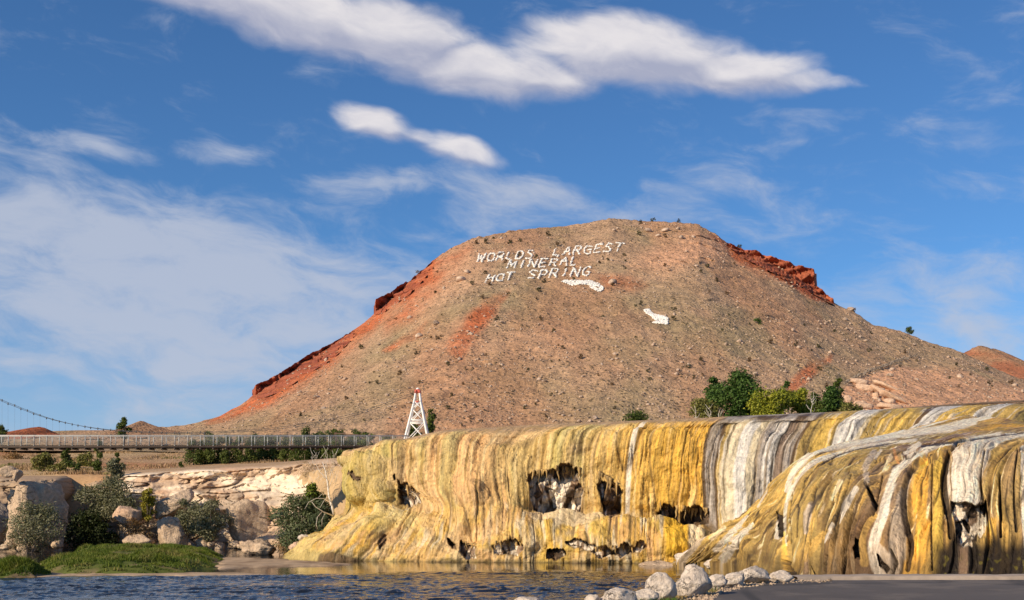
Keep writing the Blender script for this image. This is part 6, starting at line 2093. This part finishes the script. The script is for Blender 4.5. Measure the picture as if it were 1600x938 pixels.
for sgn in (-1, 1):
    for fx in (lx, rx):
        mb = MB()
        mb.tube([tp(fx(y), y, sgn * dep(y)) for y in (708, 690, 670, 650, 628, 612)], [.13, .125, .12, .115, .105, .095], 8)
        mb.build('leg', M['white_paint'], TW, True)
segs = [(694, 660), (660, 640), (640, 627)]
for sgn in (-1, 1):
    for (ya, yb) in segs:
        for (p0, p1) in (((lx(ya), ya), (rx(yb), yb)), ((rx(ya), ya), (lx(yb), yb))):
            mb = MB()
            mb.tube([tp(*p0, sgn * dep(p0[1])), tp(*p1, sgn * dep(p1[1]))], .055, 6)
            mb.build('brace', M['white_paint'], TW)
    for y in (661, 657, 628):
        mb = MB()
        mb.tube([tp(lx(y), y, sgn * dep(y)), tp(rx(y), y, sgn * dep(y))], .06, 6)
        mb.build('crossbar', M['red_paint'] if y == 628 else M['white_paint'], TW)
for fx in (lx, rx):
    for y in (661, 628):
        mb = MB()
        mb.tube([tp(fx(y), y, -dep(y)), tp(fx(y), y, dep(y))], .06, 6)
        mb.build('crossbar', M['red_paint'] if y == 628 else M['white_paint'], TW)
    mb = MB()
    mb.tube([tp(fx(694), 694, -dep(694)), tp(fx(661), 661, dep(661))], .05, 6)
    mb.build('brace', M['white_paint'], TW)
mb = MB()
mb.box(tp(652.7, 611.5), (.36, .62, .34))
for fx in (lx, rx):
    for sgn in (-1, 1):
        mb.tube([tp(fx(615), 615, sgn * dep(615)), tp(fx(610), 610, sgn * dep(610))], .12, 8)
mb.build('tip', M['red_paint'], TW)
mb = MB()
mb.box(tp(652.9, 608.2), (.34, .55, .12))
mb.box(tp(652.9, 606.9), (.20, .30, .08))
mb.build('cap', M['white_paint'], TW)

# pole gate by the juniper
D = 168.0
s_ = D / F
GT = thing('pole_gate', 'thin dark pole gate raised on a post behind the bridge rail', 'gate', at(525, 700, D))
go = np.array(GT.location)
for nm, pts, r in (('pole', [(522, 677), (560, 680), (586, 683)], .075), ('post', [(525, 700), (525, 676)], .07), ('brace', [(525, 681), (532, 697)], .05), ('latch_post', [(584, 702), (584, 684)], .06)):
    mb = MB()
    mb.tube([np.array(at(x, y, D)) - go for x, y in pts], r, 6)
    mb.build(nm, M['rust'], GT)

# boardwalk edge above the terrace on the right
BW = thing('boardwalk', 'dark railed boardwalk edge along the top of the terrace at the right', 'boardwalk', at(1500, 632, 106))
bwo = np.array(BW.location)
bp = [(1405, 639.5, 112), (1450, 636, 110), (1500, 632.5, 108), (1550, 629.5, 106), (1600, 627, 104), (1700, 624, 101), (1820, 622, 98)]
q = np.linspace(1405, 1820, 60)
bpa = np.array(bp)
by = crom(bpa[:, 0], bpa[:, 1:], q)
pts = P3(q, by[:, 0], by[:, 1])
for nm, dz_, r, mat in (('edge_beam', 0.0, .10, 'timber'), ('lower_beam', -.26, .05, 'galv')):
    mb = MB()
    mb.tube(pts + np.array([0, 0, dz_]) - bwo, r, 6)
    mb.build(nm, M[mat], BW)
for k in range(0, 60, 2):
    a, b = pts[k], pts[min(k + 2, 59)]
    mb = MB()
    mid = (a + b) / 2 + np.array([.2, .8, .06])
    ang = math.atan2(b[1] - a[1], b[0] - a[0])
    mb.box(mid - bwo, (np.linalg.norm(b - a) * .98, 1.5, .06), ang)
    mb.build('plank', M['timber'], BW)
    if k % 4 == 0:
        mb = MB()
        mb.tube([a + np.array([0, .05, -.9]) - bwo, a + np.array([0, .05, .08]) - bwo], .06, 6)
        mb.build('post', M['galv'], BW)

# rough stone wall climbing the hill at the right
wl = [(1318, 601), (1335, 592), (1352, 585), (1372, 578), (1392, 570), (1412, 562), (1432, 557)]
WS = thing('stone_wall', 'rough dark stone wall slanting up the slope above the peach slabs', 'wall', on_hill(1372, 578))
wo_ = np.array(WS.location)
wr = random.Random(4)
bm_st = [rock_mesh('wall_stone', (1, .7, .8), 150 + k, M['greyrock'], sub=ICO1, cuts=7, rough=.08, flat=.1) for k in range(4)]
wx_, wy_ = np.array(wl, float).T
for k in range(46):
    px = 1318 + (1432 - 1318) * (k + .5) / 46
    py = float(np.interp(px, wx_, wy_))
    p = on_hill(px, py + 1)
    for lev in range(2):
        o = link('stone', bm_st[wr.randrange(4)], WS)
        o.location = p + np.array([wr.uniform(-.1, .1), -.4, .1 + lev * .42]) - wo_
        sc = wr.uniform(.6, .85)
        o.scale = (sc, sc, sc * .85)
        o.rotation_euler = (wr.uniform(-.2, .2), wr.uniform(-.2, .2), wr.uniform(0, 6.28))
